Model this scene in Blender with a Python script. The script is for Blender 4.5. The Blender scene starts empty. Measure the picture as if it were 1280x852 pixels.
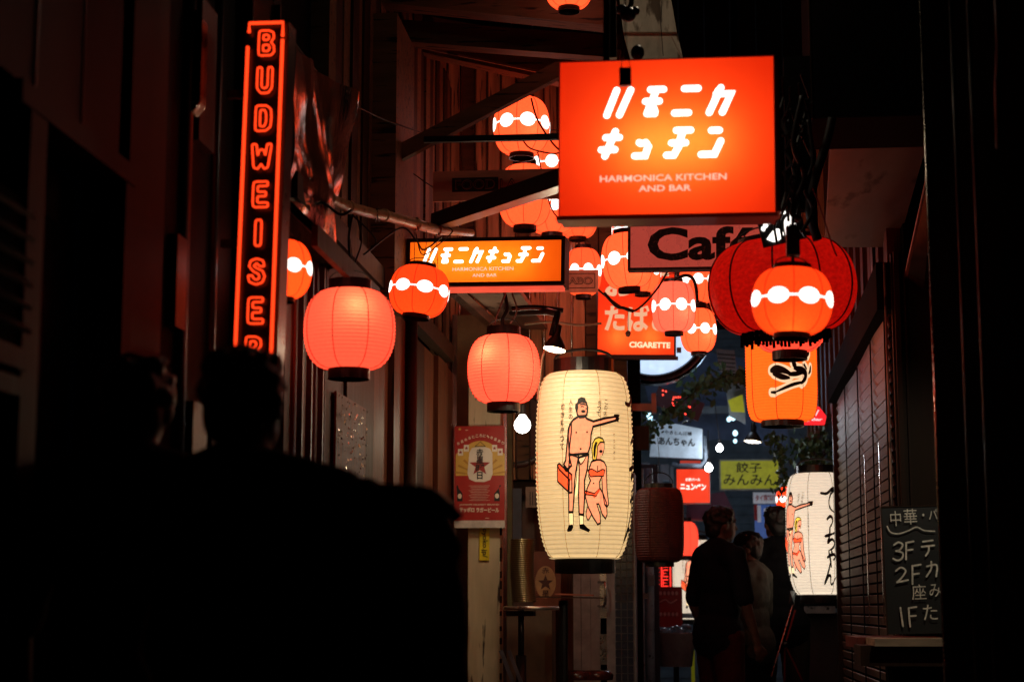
import bpy, bmesh, math, random
from mathutils import Vector, Matrix, Euler, noise
random.seed(7)
PI = math.pi
R = math.radians
S = bpy.context.scene
C = S.collection

# ------------------------------------------------------------------ camera
F = 2200.0                                   # focal length in photo pixels (1280 wide)
CAMZ = 1.15
cd = bpy.data.cameras.new('camera'); cam = bpy.data.objects.new('camera', cd); C.objects.link(cam)
cam.location = (0, 0, CAMZ)
cam.rotation_euler = (R(90 + 8.63), 0, R(5.65))
cd.sensor_width = 36; cd.lens = F / 1280 * 36
cd.clip_start = .1; cd.clip_end = 500
cd.dof.use_dof = True; cd.dof.focus_distance = 9.0; cd.dof.aperture_fstop = 2.9
S.camera = cam
# ------------------------------------------------------------------ world: a moonless night over a narrow lane
W = bpy.data.worlds.new('World'); S.world = W; W.use_nodes = True
bg = W.node_tree.nodes['Background']
bg.inputs[0].default_value = (.25, .4, .7, 1); bg.inputs[1].default_value = .0002
S.view_settings.view_transform = 'Standard'; S.view_settings.look = 'None'
S.view_settings.exposure = 0; S.view_settings.gamma = 1
S.cycles.use_denoising = True
S.cycles.max_bounces = 6; S.cycles.transparent_max_bounces = 6
S.cycles.sample_clamp_indirect = 3.0

# ------------------------------------------------------------------ helpers
RM = cam.rotation_euler.to_matrix()
def P(x, y, Y):                               # point at depth Y seen at photo pixel x, y
    d = RM @ Vector(((x - 640) / F, (426 - y) / F, -1))
    return Vector((0, 0, CAMZ)) + d * (Y / d.y)
def PX(x, X, z):                              # depth of a point of the wall X seen at column x
    return X * F / (x - 860)
ORG = {}
def link(o, parent=None):
    C.objects.link(o)
    if parent: o.parent = parent
    return o
def tag(o, label=None, cat=None, group=None, kind=None):
    if label: o['label'] = label
    if cat: o['category'] = cat
    if group: o['group'] = group
    if kind: o['kind'] = kind
    return o
def thing(name, label, cat, loc=(0, 0, 0), rot=(0, 0, 0), group=None, scale=None):
    o = bpy.data.objects.new(name, None); link(o)
    o.location = loc; o.rotation_euler = rot; o.empty_display_size = .1
    if scale: o.scale = scale
    ORG[o.name] = (Vector(loc), Euler(rot).to_matrix())
    return tag(o, label, cat, group)
class MB:
    def __init__(s): s.v = []; s.f = []
    def add(s, vs, fs):
        b = len(s.v); s.v += [Vector(v) for v in vs]; s.f += [tuple(b + i for i in f) for f in fs]; return s
    def box(s, c, d, rot=None):
        x, y, z = d[0] / 2, d[1] / 2, d[2] / 2
        vs = [Vector((i * x, j * y, k * z)) for i in (-1, 1) for j in (-1, 1) for k in (-1, 1)]
        if rot is not None: vs = [rot @ v for v in vs]
        c = Vector(c)
        return s.add([v + c for v in vs], [(0, 1, 3, 2), (4, 6, 7, 5), (0, 4, 5, 1), (2, 3, 7, 6), (0, 2, 6, 4), (1, 5, 7, 3)])
    def b2(s, a, b):                          # box by two corners
        a = Vector(a); b = Vector(b)
        return s.box((a + b) / 2, [abs(q) for q in (b - a)])
    def beam(s, p, q, w, h, up=(0, 0, 1)):
        p = Vector(p); q = Vector(q); d = (q - p); L = d.length; d.normalize()
        sd = d.cross(Vector(up)).normalized(); u = sd.cross(d)
        m = Matrix((sd, d, u)).transposed()
        return s.box((p + q) / 2, (w, L, h), m)
    def tube(s, pts, r, n=8, closed=False):
        pts = [Vector(p) for p in pts]; k = len(pts); vs = []; fs = []
        rr = r if isinstance(r, (list, tuple)) else [r] * k
        prev = None
        for i, p in enumerate(pts):
            if closed: t = pts[(i + 1) % k] - pts[i - 1]
            else: t = pts[min(i + 1, k - 1)] - pts[max(i - 1, 0)]
            if t.length < 1e-9: t = Vector((0, 0, 1))
            t.normalize()
            if prev is None:
                a = Vector((0, 0, 1)) if abs(t.z) < .9 else Vector((1, 0, 0))
                u = t.cross(a).normalized()
            else:
                u = (prev - t * prev.dot(t))
                u = u.normalized() if u.length > 1e-6 else t.orthogonal().normalized()
            prev = u; w = t.cross(u)
            for j in range(n):
                a = 2 * PI * j / n; vs.append(p + (u * math.cos(a) + w * math.sin(a)) * rr[i])
        for i in range(k if closed else k - 1):
            for j in range(n):
                a = i * n; b = ((i + 1) % k) * n; j2 = (j + 1) % n
                fs.append((a + j, a + j2, b + j2, b + j))
        if not closed: fs += [tuple(range(n))[::-1], tuple((k - 1) * n + j for j in range(n))]
        return s.add(vs, fs)
    def lathe(s, prof, c=(0, 0, 0), n=32, caps=True, M=None):
        vs = []; fs = []; k = len(prof); c = Vector(c)
        for r, z in prof:
            for j in range(n):
                a = 2 * PI * j / n; v = Vector((r * math.sin(a), -r * math.cos(a), z))
                vs.append((M @ v if M else v) + c)
        for i in range(k - 1):
            for j in range(n):
                j2 = (j + 1) % n; fs.append((i * n + j, i * n + j2, (i + 1) * n + j2, (i + 1) * n + j))
        if caps: fs += [tuple(range(n))[::-1], tuple((k - 1) * n + j for j in range(n))]
        return s.add(vs, fs)
    def ell(s, c, r, M=None, n=16, m=10):
        prof = [(max(1e-4, math.sin(PI * i / m)), -math.cos(PI * i / m)) for i in range(m + 1)]
        vs = []; fs = []; c = Vector(c)
        for a_, z in prof:
            for j in range(n):
                a = 2 * PI * j / n; v = Vector((a_ * math.cos(a) * r[0], a_ * math.sin(a) * r[1], z * r[2]))
                vs.append((M @ v if M else v) + c)
        for i in range(m):
            for j in range(n):
                j2 = (j + 1) % n; fs.append((i * n + j, i * n + j2, (i + 1) * n + j2, (i + 1) * n + j))
        fs += [tuple(range(n))[::-1], tuple(m * n + j for j in range(n))]
        return s.add(vs, fs)
    def caps(s, p, q, r1, r2, n=12):          # capsule, tapered
        s.tube([p, q], [r1, r2], n); s.ell(p, (r1,) * 3, None, n, 8); s.ell(q, (r2,) * 3, None, n, 8); return s
    def mesh(s, name, mat=None, smooth=False):
        me = bpy.data.meshes.new(name); me.from_pydata(s.v, [], s.f)
        if mat: me.materials.append(mat)
        if smooth:
            me.polygons.foreach_set('use_smooth', [True] * len(me.polygons))
        me.update(); return me
    def build(s, name, mat, parent=None, smooth=False, local=False, label=None):
        if parent and not local:
            r = parent
            while r.parent: r = r.parent
            loc, rot = ORG[r.name]; it = rot.transposed()
            s.v = [it @ (v - loc) for v in s.v]
        o = bpy.data.objects.new(name, s.mesh(name, mat, smooth)); link(o, parent)
        if label: o['label'] = label
        return o
def inst(name, me, parent=None, loc=None):
    o = bpy.data.objects.new(name, me); link(o, parent)
    if loc is not None: o.location = loc
    return o

# ------------------------------------------------------------------ materials
def nd(nt, t, **k):
    n = nt.nodes.new(t)
    for a, b in k.items(): setattr(n, a, b)
    return n
def mat(name, col, rough=.6, metal=0, var=.35, scale=8, stretch=(1, 1, 1), bump=.15, spots=0, spotcol=(.02, .015, .01), emit=None, es=0, dist=.01, spec=.5):
    m = bpy.data.materials.new(name); m.use_nodes = True; nt = m.node_tree; b = nt.nodes['Principled BSDF']
    tc = nd(nt, 'ShaderNodeTexCoord'); mp = nd(nt, 'ShaderNodeMapping'); mp.inputs['Scale'].default_value = stretch
    nt.links.new(tc.outputs['Object'], mp.inputs[0])
    n = nd(nt, 'ShaderNodeTexNoise'); n.inputs['Scale'].default_value = scale; n.inputs['Detail'].default_value = 6
    n.inputs['Roughness'].default_value = .65
    nt.links.new(mp.outputs[0], n.inputs[0])
    r = nd(nt, 'ShaderNodeValToRGB'); r.color_ramp.elements[0].position = .3; r.color_ramp.elements[1].position = .7
    r.color_ramp.elements[0].color = [c * (1 - var) for c in col] + [1]
    r.color_ramp.elements[1].color = [min(1, c * (1 + var)) for c in col] + [1]
    nt.links.new(n.outputs[0], r.inputs[0]); out = r.outputs[0]
    if spots:
        n2 = nd(nt, 'ShaderNodeTexNoise'); n2.inputs['Scale'].default_value = scale * 2.3; n2.inputs['Detail'].default_value = 8
        nt.links.new(mp.outputs[0], n2.inputs[0])
        r2 = nd(nt, 'ShaderNodeValToRGB'); r2.color_ramp.elements[0].position = .62 - spots * .12; r2.color_ramp.elements[1].position = .68 - spots * .12
        nt.links.new(n2.outputs[0], r2.inputs[0])
        mx = nd(nt, 'ShaderNodeMixRGB'); nt.links.new(r2.outputs[0], mx.inputs[0]); nt.links.new(out, mx.inputs[1]); mx.inputs[2].default_value = (*spotcol, 1)
        out = mx.outputs[0]
    nt.links.new(out, b.inputs['Base Color'])
    b.inputs['Metallic'].default_value = metal; b.inputs['Specular IOR Level'].default_value = spec
    rr = nd(nt, 'ShaderNodeMapRange'); rr.inputs[3].default_value = max(.03, rough - .12); rr.inputs[4].default_value = min(1, rough + .12)
    nt.links.new(n.outputs[0], rr.inputs[0]); nt.links.new(rr.outputs[0], b.inputs['Roughness'])
    if bump:
        bp = nd(nt, 'ShaderNodeBump'); bp.inputs['Strength'].default_value = bump; bp.inputs['Distance'].default_value = dist
        nt.links.new(n.outputs[0], bp.inputs['Height']); nt.links.new(bp.outputs[0], b.inputs['Normal'])
    if emit:
        b.inputs['Emission Color'].default_value = (*emit, 1); b.inputs['Emission Strength'].default_value = es
    return m
def glow(name, col, s):
    m = bpy.data.materials.new(name); m.use_nodes = True; nt = m.node_tree; nt.nodes.clear()
    o = nd(nt, 'ShaderNodeOutputMaterial'); e = nd(nt, 'ShaderNodeEmission'); e.inputs[0].default_value = (*col, 1); e.inputs[1].default_value = s
    nt.links.new(e.outputs[0], o.inputs[0]); return m
def paper(name, ecol, es, tcol, lines=0, lstr=.25, var=.08, tr=.8):
    """lantern paper or sign acrylic: passes the light of the bulb behind it and glows evenly"""
    m = bpy.data.materials.new(name); m.use_nodes = True; nt = m.node_tree; nt.nodes.clear(); L = nt.links.new
    o = nd(nt, 'ShaderNodeOutputMaterial'); e = nd(nt, 'ShaderNodeEmission'); t = nd(nt, 'ShaderNodeBsdfTranslucent'); d = nd(nt, 'ShaderNodeBsdfPrincipled')
    tc = nd(nt, 'ShaderNodeTexCoord'); n = nd(nt, 'ShaderNodeTexNoise'); n.inputs['Scale'].default_value = 14; n.inputs['Detail'].default_value = 5
    L(tc.outputs['Object'], n.inputs[0])
    mr = nd(nt, 'ShaderNodeMapRange'); mr.inputs[1].default_value = .3; mr.inputs[2].default_value = .7; mr.inputs[3].default_value = 1 - var; mr.inputs[4].default_value = 1 + var
    L(n.outputs[0], mr.inputs[0]); val = mr.outputs[0]
    oi = nd(nt, 'ShaderNodeObjectInfo'); m9 = nd(nt, 'ShaderNodeMath', operation='MULTIPLY_ADD'); L(oi.outputs['Random'], m9.inputs[0]); m9.inputs[1].default_value = .3; m9.inputs[2].default_value = .85
    m8 = nd(nt, 'ShaderNodeMath', operation='MULTIPLY'); L(m9.outputs[0], m8.inputs[0]); L(val, m8.inputs[1]); val = m8.outputs[0]
    if lines:
        sp = nd(nt, 'ShaderNodeSeparateXYZ'); L(tc.outputs['Object'], sp.inputs[0])
        m1 = nd(nt, 'ShaderNodeMath', operation='MULTIPLY'); L(sp.outputs[2], m1.inputs[0]); m1.inputs[1].default_value = lines
        m2 = nd(nt, 'ShaderNodeMath', operation='FRACT'); L(m1.outputs[0], m2.inputs[0])
        m3 = nd(nt, 'ShaderNodeMath', operation='LESS_THAN'); L(m2.outputs[0], m3.inputs[0]); m3.inputs[1].default_value = .28
        m4 = nd(nt, 'ShaderNodeMath', operation='MULTIPLY_ADD'); L(m3.outputs[0], m4.inputs[0]); m4.inputs[1].default_value = -lstr; m4.inputs[2].default_value = 1
        m5 = nd(nt, 'ShaderNodeMath', operation='MULTIPLY'); L(m4.outputs[0], m5.inputs[0]); L(val, m5.inputs[1]); val = m5.outputs[0]
    def cm(col):
        c = nd(nt, 'ShaderNodeMixRGB', blend_type='MULTIPLY'); c.inputs[0].default_value = 1; c.inputs[1].default_value = (*col, 1)
        L(val, c.inputs[2]); return c.outputs[0]
    L(cm(ecol), e.inputs[0]); e.inputs[1].default_value = es
    tcm = cm(tcol); L(tcm, t.inputs[0]); L(tcm, d.inputs['Base Color']); d.inputs['Roughness'].default_value = .55
    mx = nd(nt, 'ShaderNodeMixShader'); mx.inputs[0].default_value = tr; L(d.outputs[0], mx.inputs[1]); L(t.outputs[0], mx.inputs[2])
    a = nd(nt, 'ShaderNodeAddShader'); L(e.outputs[0], a.inputs[0]); L(mx.outputs[0], a.inputs[1]); L(a.outputs[0], o.inputs[0])
    return m
WD = (1, 1, .08)
wood_d = mat('dark_stained_wood', (.028, .013, .006), .6, scale=22, stretch=(1, 1, .06), bump=.4, spec=.15)
wood_r = mat('red_brown_board', (.085, .028, .012), .55, scale=26, stretch=(1, 1, .05), bump=.5, spots=.25, spec=.15)
wood_m = mat('weathered_board', (.55, .31, .16), .6, scale=24, stretch=(1, 1, .05), bump=.5, spots=.2, spec=.15)
wood_h = mat('roof_timber', (.12, .07, .035), .6, scale=18, stretch=(.1, 1, 1), bump=.4, spots=.3, spec=.15)
bamboo = mat('bamboo_cane', (.55, .32, .16), .3, scale=30, stretch=(.2, 1, 1), bump=.2)
black = mat('black_plastic', (.01, .009, .009), .35, bump=.05)
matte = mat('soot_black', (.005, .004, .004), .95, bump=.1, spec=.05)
steel = mat('brushed_steel', (.45, .44, .43), .28, 1, .2, 30, bump=.1)
dsteel = mat('dark_steel', (.05, .045, .04), .45, .6, bump=.15, spec=.15)
chrome = mat('polished_trim', (.7, .68, .66), .2, 1, .1, bump=.03)
mylar = mat('crumpled_foil', (.75, .72, .70), .13, 1, .15, 2, stretch=(2, 2, .6), bump=.25, dist=.05)
cream = mat('cream_painted_timber', (.60, .50, .32), .55, var=.18, scale=9, stretch=(1, 1, .15), bump=.15, spots=.02, spotcol=(.05, .03, .02))
conc = mat('lane_concrete', (.12, .115, .11), .8, scale=3, bump=.3, spots=.3)
plast = mat('dark_plaster', (.014, .011, .009), .8, scale=4, bump=.25, spec=.15)
plast2 = mat('brown_door_panel', (.024, .012, .005), .6, scale=2.5, stretch=(1, 1, .3), bump=.1, spec=.15)
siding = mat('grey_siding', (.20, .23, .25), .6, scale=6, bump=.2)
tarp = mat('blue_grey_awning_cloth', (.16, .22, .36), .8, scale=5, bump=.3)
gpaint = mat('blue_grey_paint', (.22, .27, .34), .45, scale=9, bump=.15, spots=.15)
sheet = mat('stained_sheet_metal', (.30, .21, .16), .45, .3, .5, 3, stretch=(1, .4, 1), bump=.2, spots=.3, spotcol=(.05, .03, .025))
rib = mat('shutter_slat_metal', (.15, .095, .075), .5, .0, .3, 9, bump=.12)
ply = mat('pale_weathered_plywood', (.50, .42, .32), .7, scale=7, stretch=(1, 1, .3), bump=.3, spots=.5, spotcol=(.12, .08, .05))
seam_m = mat('red_seam_wire', (.16, .015, .008), .6, bump=0, emit=(.45, .03, .01), es=.22)
seam_y = mat('tan_seam_wire', (.3, .2, .1), .6, bump=0, emit=(.45, .28, .10), es=.42)
seam_g = mat('grey_seam_wire', (.25, .22, .2), .6, bump=0, emit=(.4, .38, .33), es=.3)
seam_k = mat('dark_frame_wire', (.09, .005, .003), .6, bump=0)
ink = mat('black_ink', (.008, .007, .007), .6, bump=0)
cable_m = mat('black_cable', (.012, .01, .01), .5, bump=0)
white_g = glow('white_lit_band', (1, .93, .84), 2.6)
cloth_k = mat('black_cloth', (.005, .005, .006), .95, bump=.3, scale=60, spec=.1)
cloth_n = mat('navy_cloth', (.005, .005, .010), .9, bump=.3, scale=60, spec=.15)
cloth_r = mat('dark_red_cloth', (.05, .008, .007), .9, bump=.3, scale=60, spec=.15)
cloth_b = mat('beige_cloth', (.035, .03, .022), .9, bump=.3, scale=60)
cloth_g = mat('dark_olive_cloth', (.03, .03, .024), .9, bump=.3, scale=60, spec=.15)
skin = mat('skin', (.11, .05, .033), .55, bump=.05, scale=30)
hair = mat('black_hair', (.008, .006, .005), .5, bump=.6, scale=90, stretch=(1, 1, .3))
leafm = mat('leaf_green', (.07, .13, .045), .5, bump=0, var=.5, scale=30)

# ------------------------------------------------------------------ printed flat shapes
def smooth(pts, k=6):
    if len(pts) < 3: return [Vector(p) for p in pts]
    out = []; n = len(pts)
    for i in range(n - 1):
        p0, p1, p2, p3 = (Vector(pts[max(i - 1, 0)]), Vector(pts[i]), Vector(pts[i + 1]), Vector(pts[min(i + 2, n - 1)]))
        for j in range(k):
            t = j / k
            out.append(.5 * ((2 * p1) + (p2 - p0) * t + (2 * p0 - 5 * p1 + 4 * p2 - p3) * t * t + (3 * p1 - p0 - 3 * p2 + p3) * t ** 3))
    out.append(Vector(pts[-1])); return out
TXT = {}
def text_geo(s, off):
    if (s, off) not in TXT:
        c = bpy.data.curves.new('lettering', 'FONT'); c.body = s; c.size = 1; c.offset = off; c.align_x = 'CENTER'; c.resolution_u = 3
        o = bpy.data.objects.new('lettering', c); C.objects.link(o)
        me = bpy.data.meshes.new_from_object(o.evaluated_get(bpy.context.evaluated_depsgraph_get()))
        vs = [(v.co.x, v.co.y) for v in me.vertices]; fs = [tuple(p.vertices) for p in me.polygons]
        bpy.data.objects.remove(o); bpy.data.curves.remove(c); bpy.data.meshes.remove(me)
        x0 = min(v[0] for v in vs); x1 = max(v[0] for v in vs); y0 = min(v[1] for v in vs); y1 = max(v[1] for v in vs)
        TXT[(s, off)] = ([((x - (x0 + x1) / 2) / (x1 - x0), (y - (y0 + y1) / 2) / (y1 - y0)) for x, y in vs], fs)
    return TXT[(s, off)]
class Ink(object):
    """flat print: shapes in (u, v), carried onto a surface by map(u, v, layer)"""
    def __init__(s): s.v = []; s.f = []; s.i = 0
    def _l(s, layer): s.i += 1; return layer + s.i * .00004
    def poly(s, pts, layer=0, sm=False):
        if sm: pts = smooth(list(pts) + [pts[0]], 4)[:-1]
        b = len(s.v); l = s._l(layer); s.v += [(p[0], p[1], l) for p in pts]; s.f.append(tuple(range(b, b + len(pts)))); return s
    def disc(s, u, v, ru, rv=None, layer=0, n=24): return s.poly([(u + ru * math.cos(2 * PI * i / n), v + (rv or ru) * math.sin(2 * PI * i / n)) for i in range(n)], layer)
    def rect(s, u0, v0, u1, v1, layer=0): return s.poly([(u0, v0), (u1, v0), (u1, v1), (u0, v1)], layer)
    def stroke(s, pts, w, layer=0, sm=True, taper=None):
        pts = smooth(pts) if sm else [Vector(p) for p in pts]; k = len(pts); l = s._l(layer); b = len(s.v)
        for i, p in enumerate(pts):
            if 0 < i < k - 1:
                t1 = (p - pts[i - 1]).normalized(); t2 = (pts[i + 1] - p).normalized(); t = (t1 + t2)
                t = t.normalized() if t.length > 1e-3 else t1; m = 1 / max(.6, t.dot(t1))
            else: t = (pts[min(i + 1, k - 1)] - pts[max(i - 1, 0)]).normalized(); m = 1
            n = Vector((-t.y, t.x)); ww = w / 2 * m * (taper(i / (k - 1)) if taper else 1)
            s.v += [(p.x + n.x * ww, p.y + n.y * ww, l), (p.x - n.x * ww, p.y - n.y * ww, l)]
        s.f += [(b + 2 * i, b + 2 * i + 1, b + 2 * i + 3, b + 2 * i + 2) for i in range(k - 1)]
        for e, (a, c) in ((0, (pts[0], pts[1])), (1, (pts[-1], pts[-2]))):
            ww = w / 2 * (taper(e) if taper else 1)
            if ww < w * .1: continue
            t = (a - c).normalized(); n = Vector((-t.y, t.x)); q = len(s.v)
            for j in range(9):
                an = PI * j / 8; d = n * math.cos(an) + t * math.sin(an); s.v.append((a.x + d.x * ww, a.y + d.y * ww, l))
            s.f.append(tuple(range(q, q + 9)))
        return s
    def text(s, str_, u, v, w, h, layer=0, off=.01, rot=0, shear=0):
        vs, fs = text_geo(str_, off); b = len(s.v); l = s._l(layer); ca, sa = math.cos(rot), math.sin(rot)
        for x, y in vs:
            x, y = x * w + y * h * shear, y * h
            s.v.append((u + x * ca - y * sa, v + x * sa + y * ca, l))
        s.f += [tuple(b + i for i in f) for f in fs]; return s
    def vtext(s, str_, u, v, w, step, layer=0, off=.01):
        for i, ch in enumerate(str_): s.text(ch, u, v - i * step, w, w * (1 if ch not in 'ーI！' else .9), layer, off)
        return s
    def build(s, name, m, parent, fn, cut=None, label=None):
        bm = bmesh.new(); vv = [bm.verts.new(v) for v in s.v]
        for f in s.f:
            try: bm.faces.new([vv[i] for i in f])
            except ValueError: pass
        if cut:
            us = [v[0] for v in s.v]; ws = [v[1] for v in s.v]
            for ax, lo, hi, st in ((0, min(us), max(us), cut[0]), (1, min(ws), max(ws), cut[1])):
                x = math.floor(lo / st) * st + st
                while x < hi:
                    co = (x, 0, 0) if ax == 0 else (0, x, 0); no = (1, 0, 0) if ax == 0 else (0, 1, 0)
                    bmesh.ops.bisect_plane(bm, geom=bm.verts[:] + bm.edges[:] + bm.faces[:], plane_co=co, plane_no=no, dist=1e-7); x += st
        bmesh.ops.triangulate(bm, faces=bm.faces[:])
        for v in bm.verts: v.co = fn(v.co.x, v.co.y, v.co.z)
        me = bpy.data.meshes.new(name); bm.to_mesh(me); bm.free(); me.materials.append(m)
        o = bpy.data.objects.new(name, me); link(o, parent)
        if label: o['label'] = label
        return o
def brush(t): return .55 + .45 * math.sin(PI * min(1, t * 1.15 + .15)) if t < .8 else max(.25, .9 - (t - .8) * 3)

# ================================================================== SETTING
def struct(o): return tag(o, kind='structure')
g = MB(); g.add([(-40, -5, 0), (40, -5, 0), (40, 120, 0), (-40, 120, 0)], [(0, 1, 2, 3)]); struct(g.build('ground', conc, None))
XL, XR = -1.45, 1.01
cu = MB()
for i in range(14): cu.b2((-1.3, 3 + i * 1.6, 0.0), (-1.05, 4.59 + i * 1.6, .035))
struct(cu.build('drain_covers', dsteel, None))

# ---- near left building: panel wall, door opening, louvres
t = thing('near_shopfront', 'dark brown panelled shopfront with a sunken doorway at the far left edge', 'shopfront', (XL, 4.2, 0))
m = MB(); m.b2((XL - .12, 2.2, 2.30), (XL, 4.31, 3.9)); m.build('upper_panel', plast2, t)
m = MB(); m.b2((XL - .11, 3.705, 2.3), (XL + .006, 3.715, 3.9)); m.b2((XL - .11, 4.02, 2.3), (XL + .004, 4.024, 3.9)); m.build('panel_joint', black, t)
m = MB(); m.b2((XL - .1, 3.60, 2.245), (XL + .02, 4.40, 2.298)); m.build('door_header', plast2, t)
m = MB(); m.b2((XL - .1, 3.66, 0), (XL + .018, 3.76, 2.243)); m.build('door_jamb', plast2, t)
m = MB(); m.b2((XL - .1, 4.33, 0), (XL + .018, 4.40, 2.243)); m.build('door_jamb', plast2, t)
m = MB(); m.b2((XL - .16, 3.762, 0), (XL - .12, 4.328, 2.24)); m.build('door_leaf', plast, t)
m = MB(); m.b2((XL - .115, 3.80, .9), (XL - .10, 4.28, 2.1)); m.build('door_pane', mat('dark_glass', (.01, .008, .007), .12, bump=0), t)
m = MB(); m.b2((XL - .115, 4.405, 0), (XL + .0, 4.72, 3.9)); m.build('pilaster', plast2, t)
for i in range(6):
    m = MB(); m.box((XL + .03, 3.2, 2.0 - i * .05), (.045, .86, .010), Euler((0, R(35), 0)).to_matrix()); m.build('louvre', black, t)
m = MB(); m.b2((XL, 2.7, 1.70), (XL + .008, 3.66, 2.04)); m.build('louvre_backing', matte, t)
m = MB(); m.b2((XL, 2.7, 1.655), (XL + .04, 3.64, 1.70)); m.b2((XL, 2.7, 1.60), (XL + .03, 3.63, 1.64)); m.build('louvre_sill', wood_d, t)
m = MB(); m.b2((XL, 2.9, .2), (XL + .02, 3.64, 1.28)); m.b2((XL, 3.66, .3), (XL + .045, 3.70, 1.38)); m.build('lower_shutter', plast, t)

# ---- middle left building: dark front with downpipes, meter boxes
t = thing('middle_shopfront', 'nearly black shopfront with downpipes behind the vertical neon sign', 'shopfront', (XL, 5.3, 0))
m = MB(); m.b2((XL - .15, 4.73, 0), (XL - .03, 6.2, 4.2)); m.build('wall', plast, t)
for y0, r_ in ((4.98, .03), (5.32, .022), (6.02, .018)):
    m = MB(); m.tube([(XL - .03, y0, 0), (XL - .03, y0, 4)], r_, 12); m.build('downpipe', black, t, True)
for y0, y1, z0, z1, d in ((5.05, 5.22, 2.55, 3.0, -.0), (4.86, 4.96, 1.95, 2.22, .0), (5.0, 5.15, 1.2, 1.75, .02)):
    m = MB(); m.b2((XL - .03, y0, z0), (XL + d, y1, z1)); m.build('meter_box', dsteel, t)
m = MB(); m.b2((XL - .02, 5.60, 1.9), (XL + .0, 5.98, 3.3)); m.build('glass_pane', mat('black_gloss_glass', (.012, .01, .01), .06, bump=0), t)
m = MB(); m.b2((XL - .02, 5.585, 1.9), (XL + .02, 5.6, 3.3)); m.b2((XL - .02, 5.98, 1.9), (XL + .02, 5.995, 3.3)); m.b2((XL - .02, 5.6, 1.87), (XL + .02, 5.98, 1.9)); m.build('pane_frame', wood_d, t)

# ---- hanging round bar sign silhouette with red glints
t = thing('wall_lamp_box', 'black rounded projecting box catching two red glints, high on the dark left wall', 'sign box', tuple(P(225, 80, 5.0)))
m = MB()
pr = [(-.075, -.16), (.05, -.16), (.075, -.13), (.075, .13), (.05, .16), (-.075, .16)]
m.add([(x, -.03, z) for x, z in pr] + [(x, .03, z) for x, z in pr], [tuple(range(6)), tuple(range(6, 12))[::-1]] + [(i, i + 6, (i + 1) % 6 + 6, (i + 1) % 6) for i in range(6)])
m.build('casing', mat('gloss_black_casing', (.02, .01, .01), .12, bump=.3, scale=20), t, local=True)
m = MB(); m.beam((-.075, 0, .05), (-.2, 0, .05), .02, .02); m.build('bracket', dsteel, t, local=True)

# ---- timber shop, left side Y 6.2 - 11
def YL(x): return PX(x, XL, 0)
t = thing('timber_shop', 'red brown timber shopfront of upright boards behind the plain pink lanterns', 'shopfront', (XL, 8.5, 0))
xs = [352, 362, 372, 384, 398, 412, 432, 452, 470, 488, 505, 520, 534, 546, 558, 571]
for i in range(len(xs) - 1):
    y0, y1 = YL(xs[i]), YL(xs[i + 1]); d = random.uniform(-.02, .015)
    m = MB(); m.b2((XL - .12, y0 + .004, 0), (XL + d, y1 - .004, 2.62))
    m.build('board', (wood_r, wood_d, wood_r, wood_d)[random.randrange(4)] if i < 12 else wood_r, t)
m = MB(); m.b2((XL - .16, 6.2, 0), (XL - .121, 11.0, 4.6)); m.build('backing', matte, t)
for x in (366, 378, 393):
    y = YL(x); m = MB(); m.b2((XL, y - .009, 0), (XL + .022, y + .009, 2.5)); m.build('trim_strip', dsteel, t)
m = MB(); m.tube([(XL + .04, YL(503), 0), (XL + .04, YL(503), 2.65)], .034, 16); m.build('downpipe', wood_d, t, True)
m = MB(); m.b2((XL - .02, 6.2, 2.64), (XL + .045, 10.6, 2.74)); m.build('lintel', wood_d, t)
for i in range(26):                            # upper boards
    y0 = 7.12 + i * .15; m = MB(); d = random.uniform(-.012, .012)
    m.b2((XL - .12, y0 + .003, 2.76), (XL - .03 + d, y0 + .147, 4.5)); m.build('board', (wood_h, wood_d)[i % 2], t)
m = MB(); m.b2((XL - .03, YL(466), 2.6), (XL + .09, YL(491), 4.0)); m.build('post', wood_h, t)
m = MB(); m.b2((XL - .02, 10.98, 0), (XL + .012, 11.02, 3.0)); m.build('edge_trim', chrome, t)
# foil sheet
t2 = thing('foil_sheet', 'crumpled mirror like sheet reflecting lights, on the wall right of the vertical neon', 'reflective sheet', (XL, 6.7, 3))
m = MB(); nx, nz = 20, 36; vs = []
for i in range(nx + 1):
    for j in range(nz + 1):
        y = 6.12 + i / nx * .95; z = 2.42 + j / nz * .78 + .10 * i / nx
        vs.append((XL + .05 + .11 * noise.noise(Vector((y * 2.2, z * 1.5, 3))) + .03 * noise.noise(Vector((y * 6, z * 4, 1))), y, z))
m.add(vs, [(i * (nz + 1) + j, i * (nz + 1) + j + 1, (i + 1) * (nz + 1) + j + 1, (i + 1) * (nz + 1) + j) for i in range(nx) for j in range(nz)])
m.build('sheet', mylar, t2, True)
# small ribbed awning
t2 = thing('ribbed_awning', 'narrow dark ribbed awning just right of the vertical neon sign', 'awning', (XL, 6.3, 2.45))
m = MB(); m.add([(XL, 5.75, 2.62), (XL, 6.95, 2.62), (XL + .2, 6.95, 2.43), (XL + .2, 5.75, 2.43)], [(0, 1, 2, 3)]); m.add([(XL, 5.75, 2.60), (XL, 6.95, 2.60), (XL + .2, 6.95, 2.41), (XL + .2, 5.75, 2.41)], [(3, 2, 1, 0)]); m.build('cover', dsteel, t2)
for i in range(24):
    y = 5.77 + i * .051; m = MB(); m.beam((XL, y, 2.628), (XL + .205, y, 2.436), .012, .012); m.build('rib', dsteel, t2)
m = MB(); m.b2((XL + .2, 5.74, 2.36), (XL + .222, 6.96, 2.435)); m.build('front_rail', wood_d, t2)
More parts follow.
